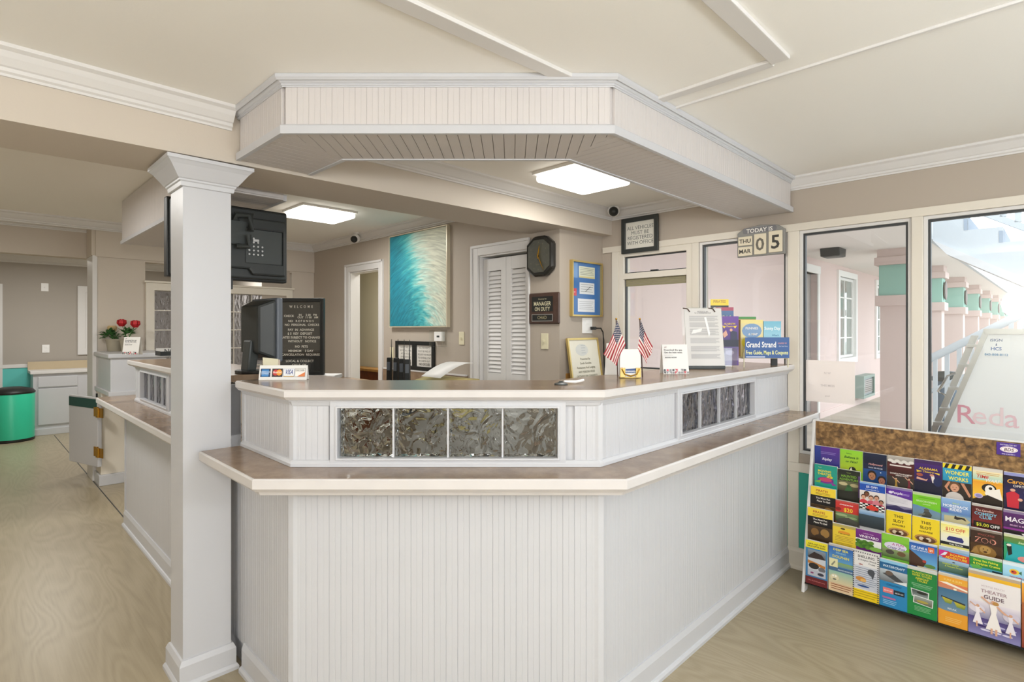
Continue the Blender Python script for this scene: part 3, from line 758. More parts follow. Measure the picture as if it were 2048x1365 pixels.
def glass_strip(g, n=4, bm='block'):
    rot, c, x0, x1, z0, z1 = g; o = wp(rot, c, x0, z0); wd, h = x1 - x0, z1 - z0
    fr = MB().frame(-fwid, wd + fwid, -fwid, h + fwid, fwid - 0.004, -0.012, 0.06).frame(-0.009, wd + 0.009, -0.009, h + 0.009, 0.008, -0.018, 0.03).build('strip_frame', 'white', ct, o, rot, bevel=0.0015, seg=1)
    w1 = wd / n; b0 = None
    for i in range(n):
        if b0 is None:
            b0 = MB().box(0.004, w1 - 0.004, 0.006, 0.062, 0.0, h).build('glass_block', bm, ct, o, rot, bevel=0.004)
        else:
            q_ = Vector((i * w1, 0, 0)); q_.rotate(Matrix.Rotation(rot, 3, 'Z')); dup(b0, ct, Vector(o) + q_)
        if i:
            q_ = Vector((i * w1, 0, 0)); q_.rotate(Matrix.Rotation(rot, 3, 'Z'))
            MB().box(-0.003, 0.003, -0.004, 0.008, 0, h).build('mullion', 'white', ct, Vector(o) + q_, rot)
for k, g in enumerate(strips): glass_strip(g, bm='block' if k == 0 else 'block2')
low = [(0, ZL + 0.0008), (0.014, ZL + 0.0008), (0.014, ZL + 0.012), (0.006, ZL + 0.022), (0, ZL + 0.024)]
up = [(0, ZU - 0.062), (0.006, ZU - 0.060), (0.012, ZU - 0.045), (0.022, ZU - 0.043), (0.022, ZU - 0.0395), (0, ZU - 0.0395)]
for K in (K1, K2):
    MB().sweep(K, low).build('shoe_molding', 'white', ct); MB().sweep(K, up).build('bed_molding', 'white', ct)
for p in (PL, PR):
    MB().prism([(p[0] - 0.016, p[1] + 0.002), (p[0], p[1] - 0.004), (p[0] + 0.016, p[1] + 0.002), (p[0] + 0.016, p[1] + 0.02), (p[0] - 0.016, p[1] + 0.02)], ZL + 0.001, ZU - 0.04).build('corner_board', 'white', ct)
for a_ in (KA, -2.70, KE):
    MB().box(-0.012, 0.022 if a_ != -2.70 else 0.0, -0.004, 0.075, ZL + 0.001, ZU - 0.04).build('end_board', 'white', ct, wp(NEG, bL, a_), NEG, bevel=0.002)
# far end panel of the lower counter, with a door leaf edge and catch
MB().box(-0.02, 0.0, -0.006, 0.42, 0.0, 0.876).build('end_panel', 'white', ct, wp(NEG, bL, -4.84), NEG, bevel=0.003)
MB().box(-0.045, -0.021, 0.02, 0.36, 0.10, 0.87).build('end_door', 'white', ct, wp(NEG, bL, -4.84), NEG, bevel=0.003)
for z in (0.2, 0.72): MB().box(-0.050, -0.044, 0.012, 0.022, z, z + 0.09).build('hinge', 'darkgrey', ct, wp(NEG, bL, -4.84), NEG)
# inner desk below the upper worktop
MB().prism(off(POLY, -0.07) + off(POLY, -0.62)[::-1], 0.70, 0.735).build('desk_shelf', 'laminate', ct)

def worktop(name, label, poly, o_in, o_out, z, h, under):
    t = thing(name, label, 'worktop'); 
    MB().prism(off(poly, o_out - 0.008) + off(poly, o_in + 0.001)[::-1], z - 0.03, z).build('laminate_top', 'laminate', t)
    e = o_out
    MB().sweep(poly, [(e - 0.010, z - 0.0005), (e - 0.004, z - 0.001), (e, z - 0.006), (e, z - h + 0.012), (e - 0.006, z - h + 0.006), (e - 0.012, z - h), (e - 0.05, z - h), (e - 0.05, z - h + 0.008), (e - 0.03, z - 0.031), (e - 0.010, z - 0.031)]).build('edge_molding', 'edge', t)
    if under: MB().sweep(poly, [(0.001, z - h - 0.02), (e - 0.03, z - h - 0.016), (e - 0.022, z - h - 0.0003), (0.001, z - h - 0.0003)]).build('cove_molding', 'edge', t)
    return t
worktop('lower_worktop', 'brown laminate lower worktop with white edge running around the front counter', [pab(-2.455, bL), PL, PR, PW], 0.0, 0.168, ZL, 0.046, True)
worktop('lower_worktop', 'brown laminate lower worktop behind the column, leading to the hinged gate', [pab(-4.90, bL), pab(-2.70, bL)], -0.0, 0.168, ZL, 0.046, True)
worktop('upper_worktop', 'brown laminate upper worktop around the office side, with leaflets and flags', [pab(-2.42, bL), PL, PR, PW], -0.33, 0.042, ZU, 0.038, False)
worktop('upper_worktop', 'brown laminate upper worktop behind the column, above the narrow glass blocks', [pab(-4.55, bL), pab(-2.70, bL)], -0.33, 0.042, ZU, 0.038, False)
MB().prism([pab(-4.90, bL), pab(-4.90, bL + 0.42), pab(-4.5, bL + 0.42), pab(-4.5, bL)], ZL - 0.03, ZL).build('laminate_return', 'laminate', bpy.data.objects['lower_worktop.001'])

# ------------------------------------------------------------------ outdoors: covered walkway, pink motel wing, stairs, sign
cP = 2.722
def bp(px): return onp(POS, cP, px, HY)[0]
gnd = slab('ground', 'asphalt', [(-30, 60, 3.70, 70, -0.14, -0.03)], NEG)
tag(MB().box(-2.9, -0.9, 3.70, 40, -0.05, 0.0).build('ground_walkway', 'conc', None, (0, 0, 0), NEG), kind='structure')
slab('ceiling_walkway', 'outceil', [(-2.9, -1.15, 3.70, 40, 2.54, 2.62)], NEG)
tag(MB().box(-1.15, -1.10, 3.70, 40, 2.53, 2.86).build('trim_18', 'outwhite', None, (0, 0, 0), NEG), kind='structure')
d0, d1 = bp(1592), bp(1634); dz = onp(POS, cP, 1632, 548)[1]
wA0, wz0 = onp(POS, cP, 1676, 718); wA1, wz1 = onp(POS, cP, 1709, 560)
wB0 = onp(POS, cP, 1751, 600)[0]; wB1 = wB0 + (wA1 - wA0)
rc = [(3.69, d0, 0, 0.12, 0, 2.6), (d0, d1, 0, 0.12, dz, 2.6), (d1, wA0, 0, 0.12, 0, 2.6), (wA1, wB0, 0, 0.12, 0, 2.6), (wB1, 40, 0, 0.12, 0, 2.6)]
for (p, q_) in ((wA0, wA1), (wB0, wB1)): rc += [(p, q_, 0, 0.12, 0, wz0), (p, q_, 0, 0.12, wz1, 2.6)]
slab('wall_exterior', 'pink', rc, POS, wp(POS, cP, 0))
tag(MB().box(3.72, 40, -0.02, 0.0, 0, 0.10).build('baseboard_exterior', 'pink', None, wp(POS, cP, 0), POS), kind='structure')
es = struct('door_2', wp(POS, cP, (d0 + d1) / 2, 0), POS); q = (d1 - d0) / 2
MB().box(-q, q, 0.09, 0.12, 0.0, dz).build('door_leaf', mat('grey_door_paint', '#a8a29e', 0.6), es)
for sx in (-1, 1): MB().box(min(sx * q, sx * (q + 0.09)), max(sx * q, sx * (q + 0.09)), -0.02, 0.09, 0, dz).build('casing', 'paper', es)
MB().box(-q - 0.09, q + 0.09, -0.03, 0.09, dz, dz + 0.12).build('head_casing', 'paper', es)
def ext_window(n, x0, x1):
    s = struct('window_%d' % n, wp(POS, cP, (x0 + x1) / 2, wz0), POS); hw = (x1 - x0) / 2; h = wz1 - wz0
    MB().frame(-hw - 0.08, hw + 0.08, -0.1, h + 0.1, 0.10, -0.035, 0.03).build('window_frame', 'paper', s)
    MB().frame(-hw, hw, 0, h, 0.05, 0.02, 0.07).build('sash', 'paper', s)
    MB().box(-hw, hw, 0.045, 0.05, 0, h).build('pane', mat('reflecting_pane_%d' % n, '#a9b2ad', 0.05, 0.5), s)
    for k in range(1, 4): MB().box(-hw, hw, 0.03, 0.044, h * k / 4 - 0.012, h * k / 4 + 0.012).build('muntin', 'paper', s)
    MB().box(-0.012, 0.012, 0.031, 0.0435, 0, h).build('muntin', 'paper', s)
ext_window(7, wA0, wA1); ext_window(8, wB0, wB1)
# through-wall air conditioner and walkway lamp
ax0, az0 = onp(POS, cP, 1708, 797); ax1, az1 = onp(POS, cP, 1731, 747)
t = thing('air_conditioner', 'grey through-wall air conditioner low on the pink outside wall', 'air conditioner', wp(POS, cP, (ax0 + ax1) / 2, az0), POS)
q = (ax1 - ax0) / 2; h = az1 - az0
MB().frame(-q, q, 0, h, 0.05, -0.16, -0.0005).build('sleeve', mat('ac_sleeve', '#8fa39b', 0.5), t)
MB().box(-q + 0.05, q - 0.05, -0.12, -0.0005, 0.05, h - 0.05).build('housing', mat('ac_housing', '#a5adb3', 0.5), t)
for k in range(7): MB().box(-q + 0.06, q - 0.06, -0.135, -0.121, 0.08 + k * (h - 0.16) / 7, 0.08 + k * (h - 0.16) / 7 + 0.03).build('slat', 'alu', t)
zl = 2.54
v = Vector(((1666 - CX) / F, 1, (HY - 507) / F)) * ((zl - 0.06 - H) / ((HY - 507) / F))
t = thing('walkway_lamp', 'dark oblong lamp fixed under the walkway ceiling outside', 'lamp', (v.x, v.y, zl), POS)
MB().prism_y([(-0.14, -0.11), (0.14, -0.11), (0.17, 0), (-0.17, 0)], -0.12, 0.12).build('housing', 'dark', t, bevel=0.01)
MB().box(-0.11, 0.11, -0.1, 0.1, -0.116, -0.11).build('diffuser', 'darkgrey', t)
# colonnade
c0 = thing('walkway_column', 'nearest pink stucco column with aqua block capital outside the window', 'column', (0, 0, 0), NEG, 'walkway columns')
tag(c0, kind='thing')
q = 0.16
MB().box(-q, q, -q, q, 0.0, 1.755).build('shaft', 'pinkd', c0)
MB().box(-q - 0.05, q + 0.05, -q - 0.05, q + 0.05, 1.755, 1.90).build('lower_band', 'pinkd', c0, bevel=0.008)
MB().box(-q - 0.012, q + 0.012, -q - 0.012, q + 0.012, 1.90, 2.32).build('capital_block', 'aqua', c0, bevel=0.006)
MB().box(-q - 0.06, q + 0.06, -q - 0.06, q + 0.06, 2.32, 2.43).build('upper_band', 'pinkd', c0, bevel=0.008)
MB().box(-q - 0.03, q + 0.03, -q - 0.03, q + 0.03, 2.43, 2.54).build('neck', 'pinkd', c0)
mdl = MB().lathe([(0.001, 0), (0.11, 0), (0.14, 0.02), (0.14, 0.035), (0.001, 0.035)], 20)
for i, (x, y, z) in enumerate(mdl.v): mdl.v[i] = (q + 0.012 + z, y * 0.95, 2.11 + x * 1.15)
mdl.build('medallion', mat('medallion_dark', '#6d625e', 0.6), c0)
LB = ['second pink walkway column, just right of the window post', 'third pink walkway column outside, counting from the window', 'fourth pink walkway column outside, counting from the window',
      'fifth pink walkway column outside, counting from the window', 'sixth pink walkway column outside, counting from the window', 'seventh pink walkway column outside, small in the distance',
      'eighth pink walkway column outside, small in the distance', 'ninth pink walkway column outside, small in the distance', 'last pink walkway column at the far end of the covered way']
def colpos(k): return wp(NEG, 9.18 + 2.97 * k, -1.612)
c0.location = colpos(0)
for k in range(1, 10): dup_tree(c0, colpos(k), NEG, LB[k - 1])

# slatted stair flights
cS = 7.354
def S_(px, py): return onp(NEG, cS, px, py)
t = thing('outdoor_staircase', 'white outdoor staircase coming down past the upper right window', 'stairs', wp(NEG, cS, S_(1935, 455)[0], 0), NEG)
ox = S_(1935, 455)[0]
def sp(px, py): a, z = S_(px, py); return (a - ox, z)
run = sp(2007, 470)[0] - sp(1936, 470)[0]; z1 = sp(1970, 457)[1]; rise = z1 - sp(2030, 483)[1] 
und = [sp(1866, 481), sp(2048, 556)]; sl = (und[1][1] - und[0][1]) / (und[1][0] - und[0][0])
xL, xR = sp(1866, 481)[0], 3 * run
pts = [(xL, und[0][1]), (xR, und[0][1] + sl * (xR - xL))]
x = xR; k = 3
steps = []
for k in (2, 1, 0, -1):
    zt_ = z1 - rise * k
    xr, xl = run * (k + 1), run * k
    if k == -1: xl = xL
    steps += [(xr, zt_), (xl, zt_)]
MB().prism_y(pts + steps, 0, 0.06).build('stringer', 'outwhite', t)
for k in range(-1, 3): MB().box(run * k if k > -1 else xL, run * (k + 1), 0.06, 1.2, z1 - rise * k - 0.04, z1 - rise * k).build('tread', mat('blue_grey_tread', '#8d99a8', 0.7) if k == -1 else bpy.data.materials['blue_grey_tread'], t)
for k in range(0, 3): MB().box(run * k - 0.03, run * k, -0.004, 1.2, z1 - rise * k, z1 - rise * (k - 1) - 0.04).build('riser', bpy.data.materials['blue_grey_tread'], t)
MB().prism_y([(xL, und[0][1] - 0.002), (xR, und[0][1] + sl * (xR - xL) - 0.002), (xR, und[0][1] + sl * (xR - xL) - 0.09), (xL + 0.12, und[0][1] + sl * 0.12 - 0.09)], -0.05, 0.30).build('bottom_flange', mat('grey_flange', '#c3c4c6', 0.6), t)
r0, r1 = sp(1945, 424), sp(2048, 462)
slr = (r1[1] - r0[1]) / (r1[0] - r0[0])
def rail_z(x): return r0[1] + slr * (x - r0[0])
MB().prism_y([(r0[0] - 0.3, rail_z(r0[0] - 0.3)), (1.2, rail_z(1.2)), (1.2, rail_z(1.2) + 0.07), (r0[0] - 0.3, rail_z(r0[0] - 0.3) + 0.07)], 0.0, 0.05).build('bottom_rail', 'outwhite', t)
x = r0[0] + 0.10
while x < 1.0:
    MB().box(x, x + 0.05, 0.0, 0.04, rail_z(x) + 0.05, rail_z(x) + 0.75).build('baluster', 'outwhite', t); x += 0.11
MB().prism_y([(-0.3, rail_z(-0.3) + 0.75), (1.2, rail_z(1.2) + 0.75), (1.2, rail_z(1.2) + 0.83), (-0.3, rail_z(-0.3) + 0.83)], 0.0, 0.05).build('top_rail', 'outwhite', t)
MB().box(xR - 0.1, xR, 0.0, 0.12, -0.03, und[0][1] + sl * (xR - xL)).build('support_wall', 'outwhite', t)

cH = 6.226
h0, h1 = onp(NEG, cH, 1858, 719), onp(NEG, cH, 2045, 628)
t = thing('stair_handrail', 'white tubular handrail with balusters rising beyond the leaning sign board', 'railing', wp(NEG, cH, h0[0], 0), NEG)
slh = (h1[1] - h0[1]) / (h1[0] - h0[0])
def hz(x): return h0[1] + slh * x
MB().tube([(-0.06, 0, hz(-0.06)), (1.3, 0, hz(1.3))], 0.034, 12).build('top_rail', 'outwhite', t, smooth=True)
MB().tube([(-0.06, 0, hz(-0.06) - 0.30), (1.3, 0, hz(1.3) - 0.30)], 0.018, 8).build('mid_rail', 'outwhite', t, smooth=True)
x = -0.04
while x < 1.25:
    MB().box(x - 0.016, x + 0.016, -0.016, 0.016, -0.03, hz(x) - 0.02).build('baluster', 'outwhite', t); x += 0.085
t = thing('bin', 'small slate blue bin standing behind the white balusters outside', 'bin', wp(NEG, 7.6, onp(NEG, 7.6, 1897, 700)[0], -0.03), NEG)
MB().lathe([(0.11, 0), (0.14, 0.85), (0.14, 0.9), (0.12, 0.9)], 16).build('body', mat('slate_blue', '#5c6d7c', 0.5), t, smooth=True)
MB().lathe([(0.15, 0.9), (0.15, 0.94), (0.09, 1.0), (0.001, 1.01)], 16).build('lid', 'darkgrey', t, smooth=True)

# leaning sign board with aluminium edge frames
cSg = 4.172
T0 = onp(NEG, cSg, 1967, 662); B0 = onp(NEG, cSg, 1880, 862)
t = thing('sign_board', 'white trapezoid sign board with faded red lettering outside the window', 'sign', wp(NEG, cSg, T0[0], 0), NEG)
dx = (B0[0] - T0[0]) / (T0[1] - B0[1])        # sideways run per metre of drop
zt_ = T0[1]; wtop = 1.05
def edge(z): return dx * (zt_ - z)
zb = 0.10
MB().prism_y([(edge(zb), zb), (wtop - edge(zb), zb), (wtop, zt_), (0, zt_)], 0, 0.02).build('panel', mat('sign_white', '#f0f1f4', 0.35), t)
fw_ = 0.028
MB().prism_y([(edge(-0.03), -0.03), (edge(-0.03) + fw_, -0.03), (fw_, zt_), (0.0, zt_)], -0.012, 0.03).build('edge_frame', 'alu', t)
MB().prism_y([(wtop - edge(-0.03) - fw_, -0.03), (wtop - edge(-0.03), -0.03), (wtop, zt_), (wtop - fw_, zt_)], -0.012, 0.03).build('edge_frame', 'alu', t)
MB().box(0, wtop, -0.012, 0.03, zt_ - 0.02, zt_ + 0.012).build('top_frame', 'alu', t)
MB().prism_y([(edge(-0.03) - 0.055, -0.03), (edge(-0.03) - 0.02, -0.03), (edge(1.40) - 0.02, 1.40), (edge(1.40) - 0.055, 1.40)], 0.10, 0.13).build('rear_leg', 'alu', t)
for z in (1.34, 1.22, 1.08, 0.95, 0.86): MB().box(edge(z) - 0.05, edge(z) + 0.01, 0.03, 0.10, z - 0.008, z + 0.008).build('bracket', 'alu', t)
MB().tube([(edge(1.17) - 0.05, 0.1, 1.17), (edge(1.17) - 0.09, 0.1, 1.15), (edge(1.03) - 0.09, 0.1, 1.05), (edge(1.03) - 0.05, 0.1, 1.03)], 0.007, 6).build('handle', 'chrome', t, smooth=True)
def sgp(px, py): a, z = onp(NEG, cSg, px, py); return a - T0[0], z
# lettering: red fading to pale pink, one part per letter
for ch, px, py, col in (('R', 1933, 847, '#dd98aa'), ('e', 1959, 849, '#eed2d9'), ('d', 1992, 852, '#f0d6dc'), ('a', 2024, 856, '#ecc6d0')):
    a, z = sgp(px, py)
    p = Print(0.2, 0.2); p.text(ch, 0.5, 1.0, 0.112, col, False); p.build('letter', t, (a - 0.1, -0.002, z), m='ink')
lx, lz = sgp(1966, 712); rx_, rz = sgp(2020, 671)
p = Print(rx_ - lx, rz - lz, '#f4f5f7')
p.text('iSIGN', 0.5, 0.30, 0.016, '#5b6f95'); p.poly([(0.47, 0.5), (0.5, 0.36), (0.53, 0.5)], '#45597f'); p.text('HCS', 0.5, 0.72, 0.018, '#4a6fa8'); p.text('843-808-8112', 0.5, 0.98, 0.013, '#6d9cc4', True, 0.95)
p.build('label_print', t, (lx, -0.003, lz), m='ink')
# paper notice taped inside the third window
n0, nz0 = onp(NEG, cW + 0.025, 1602, 801); n1, nz1 = onp(NEG, cW + 0.025, 1710, 724)
t = thing('window_notice', 'white paper notice with faint text taped to the window glass', 'notice', wp(NEG, cW + 0.024, n0 + 0.02, nz0), NEG)
MB().box(0, n1 - n0 - 0.02, 0.0, 0.0015, 0, nz1 - nz0).build('sheet', mat('translucent_paper', '#efe6e2', 0.7), t)
p = Print(n1 - n0 - 0.02, nz1 - nz0)
p.text('N W', 0.47, 0.32, 0.012, '#cfc6c4'); p.text('THIS MESS', 0.47, 0.62, 0.012, '#cfc6c4'); p.text('pool', 0.47, 0.86, 0.010, '#cfc6c4'); p.build('faded_print', t, (0, -0.001, 0), m='ink')

# ------------------------------------------------------------------ ceiling fixtures, cameras, TV
def panel_light(label, loc, sx, sy):
    t = thing('ceiling_light', label, 'ceiling light', loc, POS)
    MB().box(-sx / 2 - 0.012, sx / 2 + 0.012, -sy / 2 - 0.012, sy / 2 + 0.012, -0.018, 0.0).build('base_plate', 'whitepl', t)
    MB().box(-sx / 2, sx / 2, -sy / 2, sy / 2, -0.062, -0.018).build('diffuser', 'lamp', t, bevel=0.022, seg=3, smooth=True)
panel_light('square flush ceiling light inside the soffit above the counter', (0.42, 3.215, ZC), 0.45, 0.36)
panel_light('square flush ceiling light beyond the beam, beside the television', (-1.66, 4.74, ZB), 0.46, 0.40)
def spy(label, px, py, Y, flip=1):
    v = Vector(((px - CX) / F * Y, Y, H + (HY - py) / F * Y))
    t = thing('security_camera', label, 'security camera', v)
    MB().lathe([(0.028, 0.05), (0.034, 0.062), (0.034, 0.072)], 14, (0.008, 0.012, 0)).tube([(0.008, 0.012, 0.055), (0.004, 0.02, 0.03), (0, 0.01, 0.01)], 0.013, 8).build('bracket', 'whitepl', t, smooth=True)
    MB().ball((0, 0.012, 0), 0.046, 16, 9).build('shell', 'whitepl', t, smooth=True)
    MB().ball((-0.008, -0.026, -0.014), 0.036, 16, 9).build('dome', 'black', t, smooth=True)
    return t
spy('black and white dome security camera fixed at the end of the beam', 1228, 421, 4.10)
spy('small dark dome security camera on the crown molding left of the painting', 711, 477, 5.80)

cT = 4.24 / R2
tx0, tx1 = onp(POS, cT, 339, 480)[0], onp(POS, cT, 583, 480)[0]
tz1 = onp(POS, cT, 583, 424)[1]; tz0 = onp(POS, cT, 583, 566)[1]
t = thing('television', 'black flat television seen from behind, hung on an arm beside the column', 'television', wp(POS, cT, (tx0 + tx1) / 2, tz0), POS)
q, h = (tx1 - tx0) / 2, tz1 - tz0
MB().box(-q, q, 0.06, 0.11, 0, h).build('screen_frame', 'black', t, bevel=0.008)
MB().prism_y([(-q + 0.012, 0.012), (q - 0.012, 0.012), (q - 0.012, h - 0.012), (-q + 0.012, h - 0.012)], 0.03, 0.06).build('rear_shell', 'dark', t, bevel=0.008)
MB().prism_y([(-q + 0.05, 0.06), (q - 0.22, 0.06), (q - 0.20, 0.03), (q - 0.03, 0.03), (q - 0.03, h - 0.06), (-q + 0.05, h - 0.06)], 0.004, 0.03).build('rear_housing', 'dark', t, bevel=0.01)
sp_ = MB().box(q - 0.24, q - 0.05, -0.001, 0.004, 0.09, 0.27).build('socket_panel', 'darkgrey', t, bevel=0.003)
MB().box(q - 0.245, q - 0.045, -0.008, 0.004, 0.27, 0.278).box(q - 0.05, q - 0.045, -0.008, 0.004, 0.09, 0.2699).build('socket_hood', 'black', t)
so = MB().lathe([(0.005, 0), (0.005, 0.008), (0.002, 0.008)], 8)
for i, (x, y, z) in enumerate(so.v): so.v[i] = (x, -z - 0.001, y)
s0 = so.build('socket', 'alu', sp_, (q - 0.225, 0, 0.22))
for i in range(4):
    for j in range(5):
        if (i or j) and (i + 4 - j) < 6 and not (i > 1 and j < 1): dup(s0, sp_, (q - 0.225 + i * 0.022, 0, 0.22 - j * 0.021))
MB().box(q - 0.205, q - 0.175, -0.006, -0.001, 0.205, 0.217).build('video_socket', 'alu', sp_)
MB().box(-0.08, 0.05, -0.02, 0.004, 0.18, 0.30).build('mount_plate', 'darkgrey', t)
MB().tube([(0.0, -0.02, 0.30), (0.0, -0.02, 0.33), (0.06, -0.05, 0.33), (0.06, -0.05, 0.25)], 0.017, 10).tube([(0.0, -0.03, 0.17), (0.05, -0.05, 0.17), (0.05, -0.05, 0.23)], 0.014, 8).build('arm', 'darkgrey', t, smooth=True)
MB().tube([(-0.04, 0.0, h - 0.02), (-0.04, 0.0, z2 - tz0 - 0.005)], 0.018, 12).box(-0.06, -0.02, -0.004, 0.02, 0.30, h - 0.02).build('ceiling_pole', 'darkgrey', t, smooth=True)
MB().box(-q + 0.05, q - 0.3, 0.01, 0.05, -0.05, 0.0).build('bottom_bar', 'black', t)

# ------------------------------------------------------------------ clock wall, from the left
def onK(px, py, c=cK): return onp(NEG, c, px, py)
def wall_thing(name, label, cat, px0, px1, pyb, pyt, rot=NEG, c=cK, pmid=None):
    """a thing hung flat on a wall: lower-left corner at the local origin; returns it with width and height"""
    x0, x1 = onp(rot, c, px0, HY)[0], onp(rot, c, px1, HY)[0]
    pm = pmid if pmid else (px0 + px1) / 2
    z0, z1 = onp(rot, c, pm, pyb)[1], onp(rot, c, pm, pyt)[1]
    return thing(name, label, cat, wp(rot, c, x0, z0), rot), x1 - x0, z1 - z0
t, w_, h = wall_thing('painting', 'large square canvas of a turquoise breaking wave in a pale floating frame', 'painting', 785, 901, 655, 462.5)
MB().box(0.012, w_ - 0.012, -0.035, -0.004, 0.012, h - 0.012).build('canvas', 'art', t)
bpy.data.objects['canvas']
MB().frame(0, w_, 0, h, 0.009, -0.042, -0.002).build('floating_frame', 'champ', t)
MB().frame(0.0095, w_ - 0.0095, 0.0095, h - 0.0095, 0.007, -0.030, -0.003).build('shadow_gap', 'black', t)
t, w_, h = wall_thing('thermostat', 'white square thermostat on the wall under the turquoise painting', 'thermostat', 873, 890, 683, 664)
MB().box(0, w_, -0.03, 0, 0, h).build('housing', 'whitepl', t, bevel=0.005); MB().box(w_ * .35, w_ * .65, -0.032, -0.03, h * .42, h * .6).build('display', 'darkgrey', t)
MB().frame(-0.03, w_ + 0.03, -0.05, h + 0.02, 0.006, -0.06, 0.0).build('guard', 'acrylic', t)
def switch(label, px0, px1, pyb, pyt, rot=NEG, c=cK, m='ivory', kind='switch'):
    t, w_, h = wall_thing('light_switch' if kind == 'switch' else 'wall_outlet', label, kind, px0, px1, pyb, pyt, rot, c)
    MB().box(0, w_, -0.008, 0, 0, h).build('cover_plate', m, t, bevel=0.003)
    if kind == 'switch': MB().box(w_ * .42, w_ * .58, -0.02, -0.008, h * .42, h * .58).build('toggle', m, t, bevel=0.002)
    else:
        for k in (0.28, 0.72):
            MB().box(w_ * .3, w_ * .7, -0.011, -0.008, h * (k - .13), h * (k + .13)).build('socket_face', m, t, bevel=0.002)
    return t
switch('ivory light switch just left of the louvred door casing', 919, 929, 690, 664)
switch('ivory light switch on the wall left of the black walkie handsets', 781, 788, 720, 695)
switch('ivory light switch under the manager plaque', 1083, 1097, 699, 667)
t, w_, h = wall_thing('double_frame', 'black double picture frame holding two printed notices above the phones', 'picture frame', 794, 871, 740.5, 683)
MB().frame(0, w_, 0, h, 0.035, -0.022, -0.001).box(w_ / 2 - 0.03, w_ / 2 + 0.03, -0.020, -0.001, 0.03, h - 0.03).build('frame', 'black', t, bevel=0.002, seg=1)
for k in range(2):
    a = 0.037 + k * (w_ / 2 - 0.006); b = a + w_ / 2 - 0.07
    p = Print(b - a, h - 0.075, '#d9d6cf')
    rows = ('GUESTS WILL BE', "BOYS CALL TIME", 'AFTER HOURS', 'LEAVE KEYS ON', 'ROOM DESK', 'THANK YOU') if k == 0 else ('ALL PROPERTY', 'MUST BE PAID AT', 'REQUEST FOR ROOM', 'TO EXTEND STAY', 'BY CHECK OUT', 'NO EXCUSE')
    for i, r_ in enumerate(rows): p.text(r_, 0.5, 0.16 + i * 0.155, 0.018 if i < 5 else 0.022, '#55534e', i == 5, 0.84)
    p.build('notice_print', t, (a, -0.006, 0.037), m='ink')
# clock
t, w_, h = wall_thing('wall_clock', 'black elongated octagonal wall clock with gold hands above the manager plaque', 'clock', 1060.5, 1113.5, 554, 473.5)
cx_, cz_ = w_ / 2, h / 2; k_ = 0.28
def octo(i): return [(i + w_ * k_, i), (w_ - w_ * k_, i), (w_ - i, h * 0.19), (w_ - i, h * 0.81), (w_ - w_ * k_, h - i), (w_ * k_ + i * 0, h - i), (i, h * 0.81), (i, h * 0.19)]
def octs(s): return [(cx_ + (x - cx_) * s, cz_ + (z - cz_) * s) for x, z in octo(0)]
MB().prism_y(octs(1.0), -0.05, 0.0).build('case', mat('clock_black_gloss', '#2a2926', 0.12), t, bevel=0.012, seg=1)
MB().prism_y(octs(0.80), -0.053, -0.045).build('dial', mat('clock_dial', '#4a4a40', 0.45, noise=0.12, nscale=30), t)
dp = Print(w_, h)
for i in range(12):
    a = i * math.pi / 6; dp.rect(0.5 + 0.32 * math.sin(a) - 0.01, 0.5 - 0.34 * math.cos(a) - 0.012, 0.5 + 0.32 * math.sin(a) + 0.01, 0.5 - 0.34 * math.cos(a) + 0.012, '#6f6a52')
dp.text('QUARTZ', 0.5, 0.72, 0.009, '#6f6a52'); dp.build('dial_print', t, (0, -0.0535, 0), m='ink')
def hand(ang, L, wd):
    s_, c_ = math.sin(ang), math.cos(ang)
    pts = [(-wd * 0.4, -0.02), (wd * 0.4, -0.02), (wd, L * 0.35), (0, L), (-wd, L * 0.35)]
    return MB().prism_y([(cx_ + x * c_ + z * s_, cz_ - x * s_ + z * c_) for x, z in pts], -0.060, -0.057)
hand(0.18, 0.085, 0.006).build('hour_hand', 'brass', t); hand(math.radians(153), 0.125, 0.004).build('minute_hand', 'brass', t)
MB().prism_y([(cx_ + .007 * math.cos(i), cz_ + .007 * math.sin(i)) for i in [k * .785 for k in range(8)]], -0.063, -0.053).build('hub', 'brass', t)
# manager plaque
t, w_, h = wall_thing('plaque', 'walnut plaque with black plates reading MANAGER ON DUTY', 'plaque', 1060.5, 1121.5, 648.5, 586)
MB().box(0, w_, -0.018, 0, 0, h).build('board', 'walnut', t, bevel=0.008, seg=1)
pt_ = MB().box(w_ * .12, w_ * .80, -0.0205, -0.018, h * .40, h * .88).build('plate', 'black', t); np_ = MB().box(w_ * .12, w_ * .80, -0.0205, -0.018, h * .09, h * .31).build('name_plate', 'black', t)
MB().frame(w_ * .115, w_ * .805, h * .085, h * .315, 0.005, -0.0215, -0.018).build('name_plate_rim', 'alu', t)
p = Print(w_, h); p.text('Economy Inn', 0.47, 0.22, 0.011, '#cfc7a5', False, 0.5, slant=0.25); p.text('MANAGER', 0.47, 0.41, 0.030, '#d8d1b0', True, 0.56); p.text('ON DUTY', 0.47, 0.58, 0.030, '#d8d1b0', True, 0.5)
p.build('lettering', pt_, (0, -0.0212, 0), m='ink')
p = Print(w_, h); p.text('CHAD', 0.46, 0.845, 0.026, '#b8ad86', False, 0.3)
p.build('lettering', np_, (0, -0.0212, 0), m='ink')
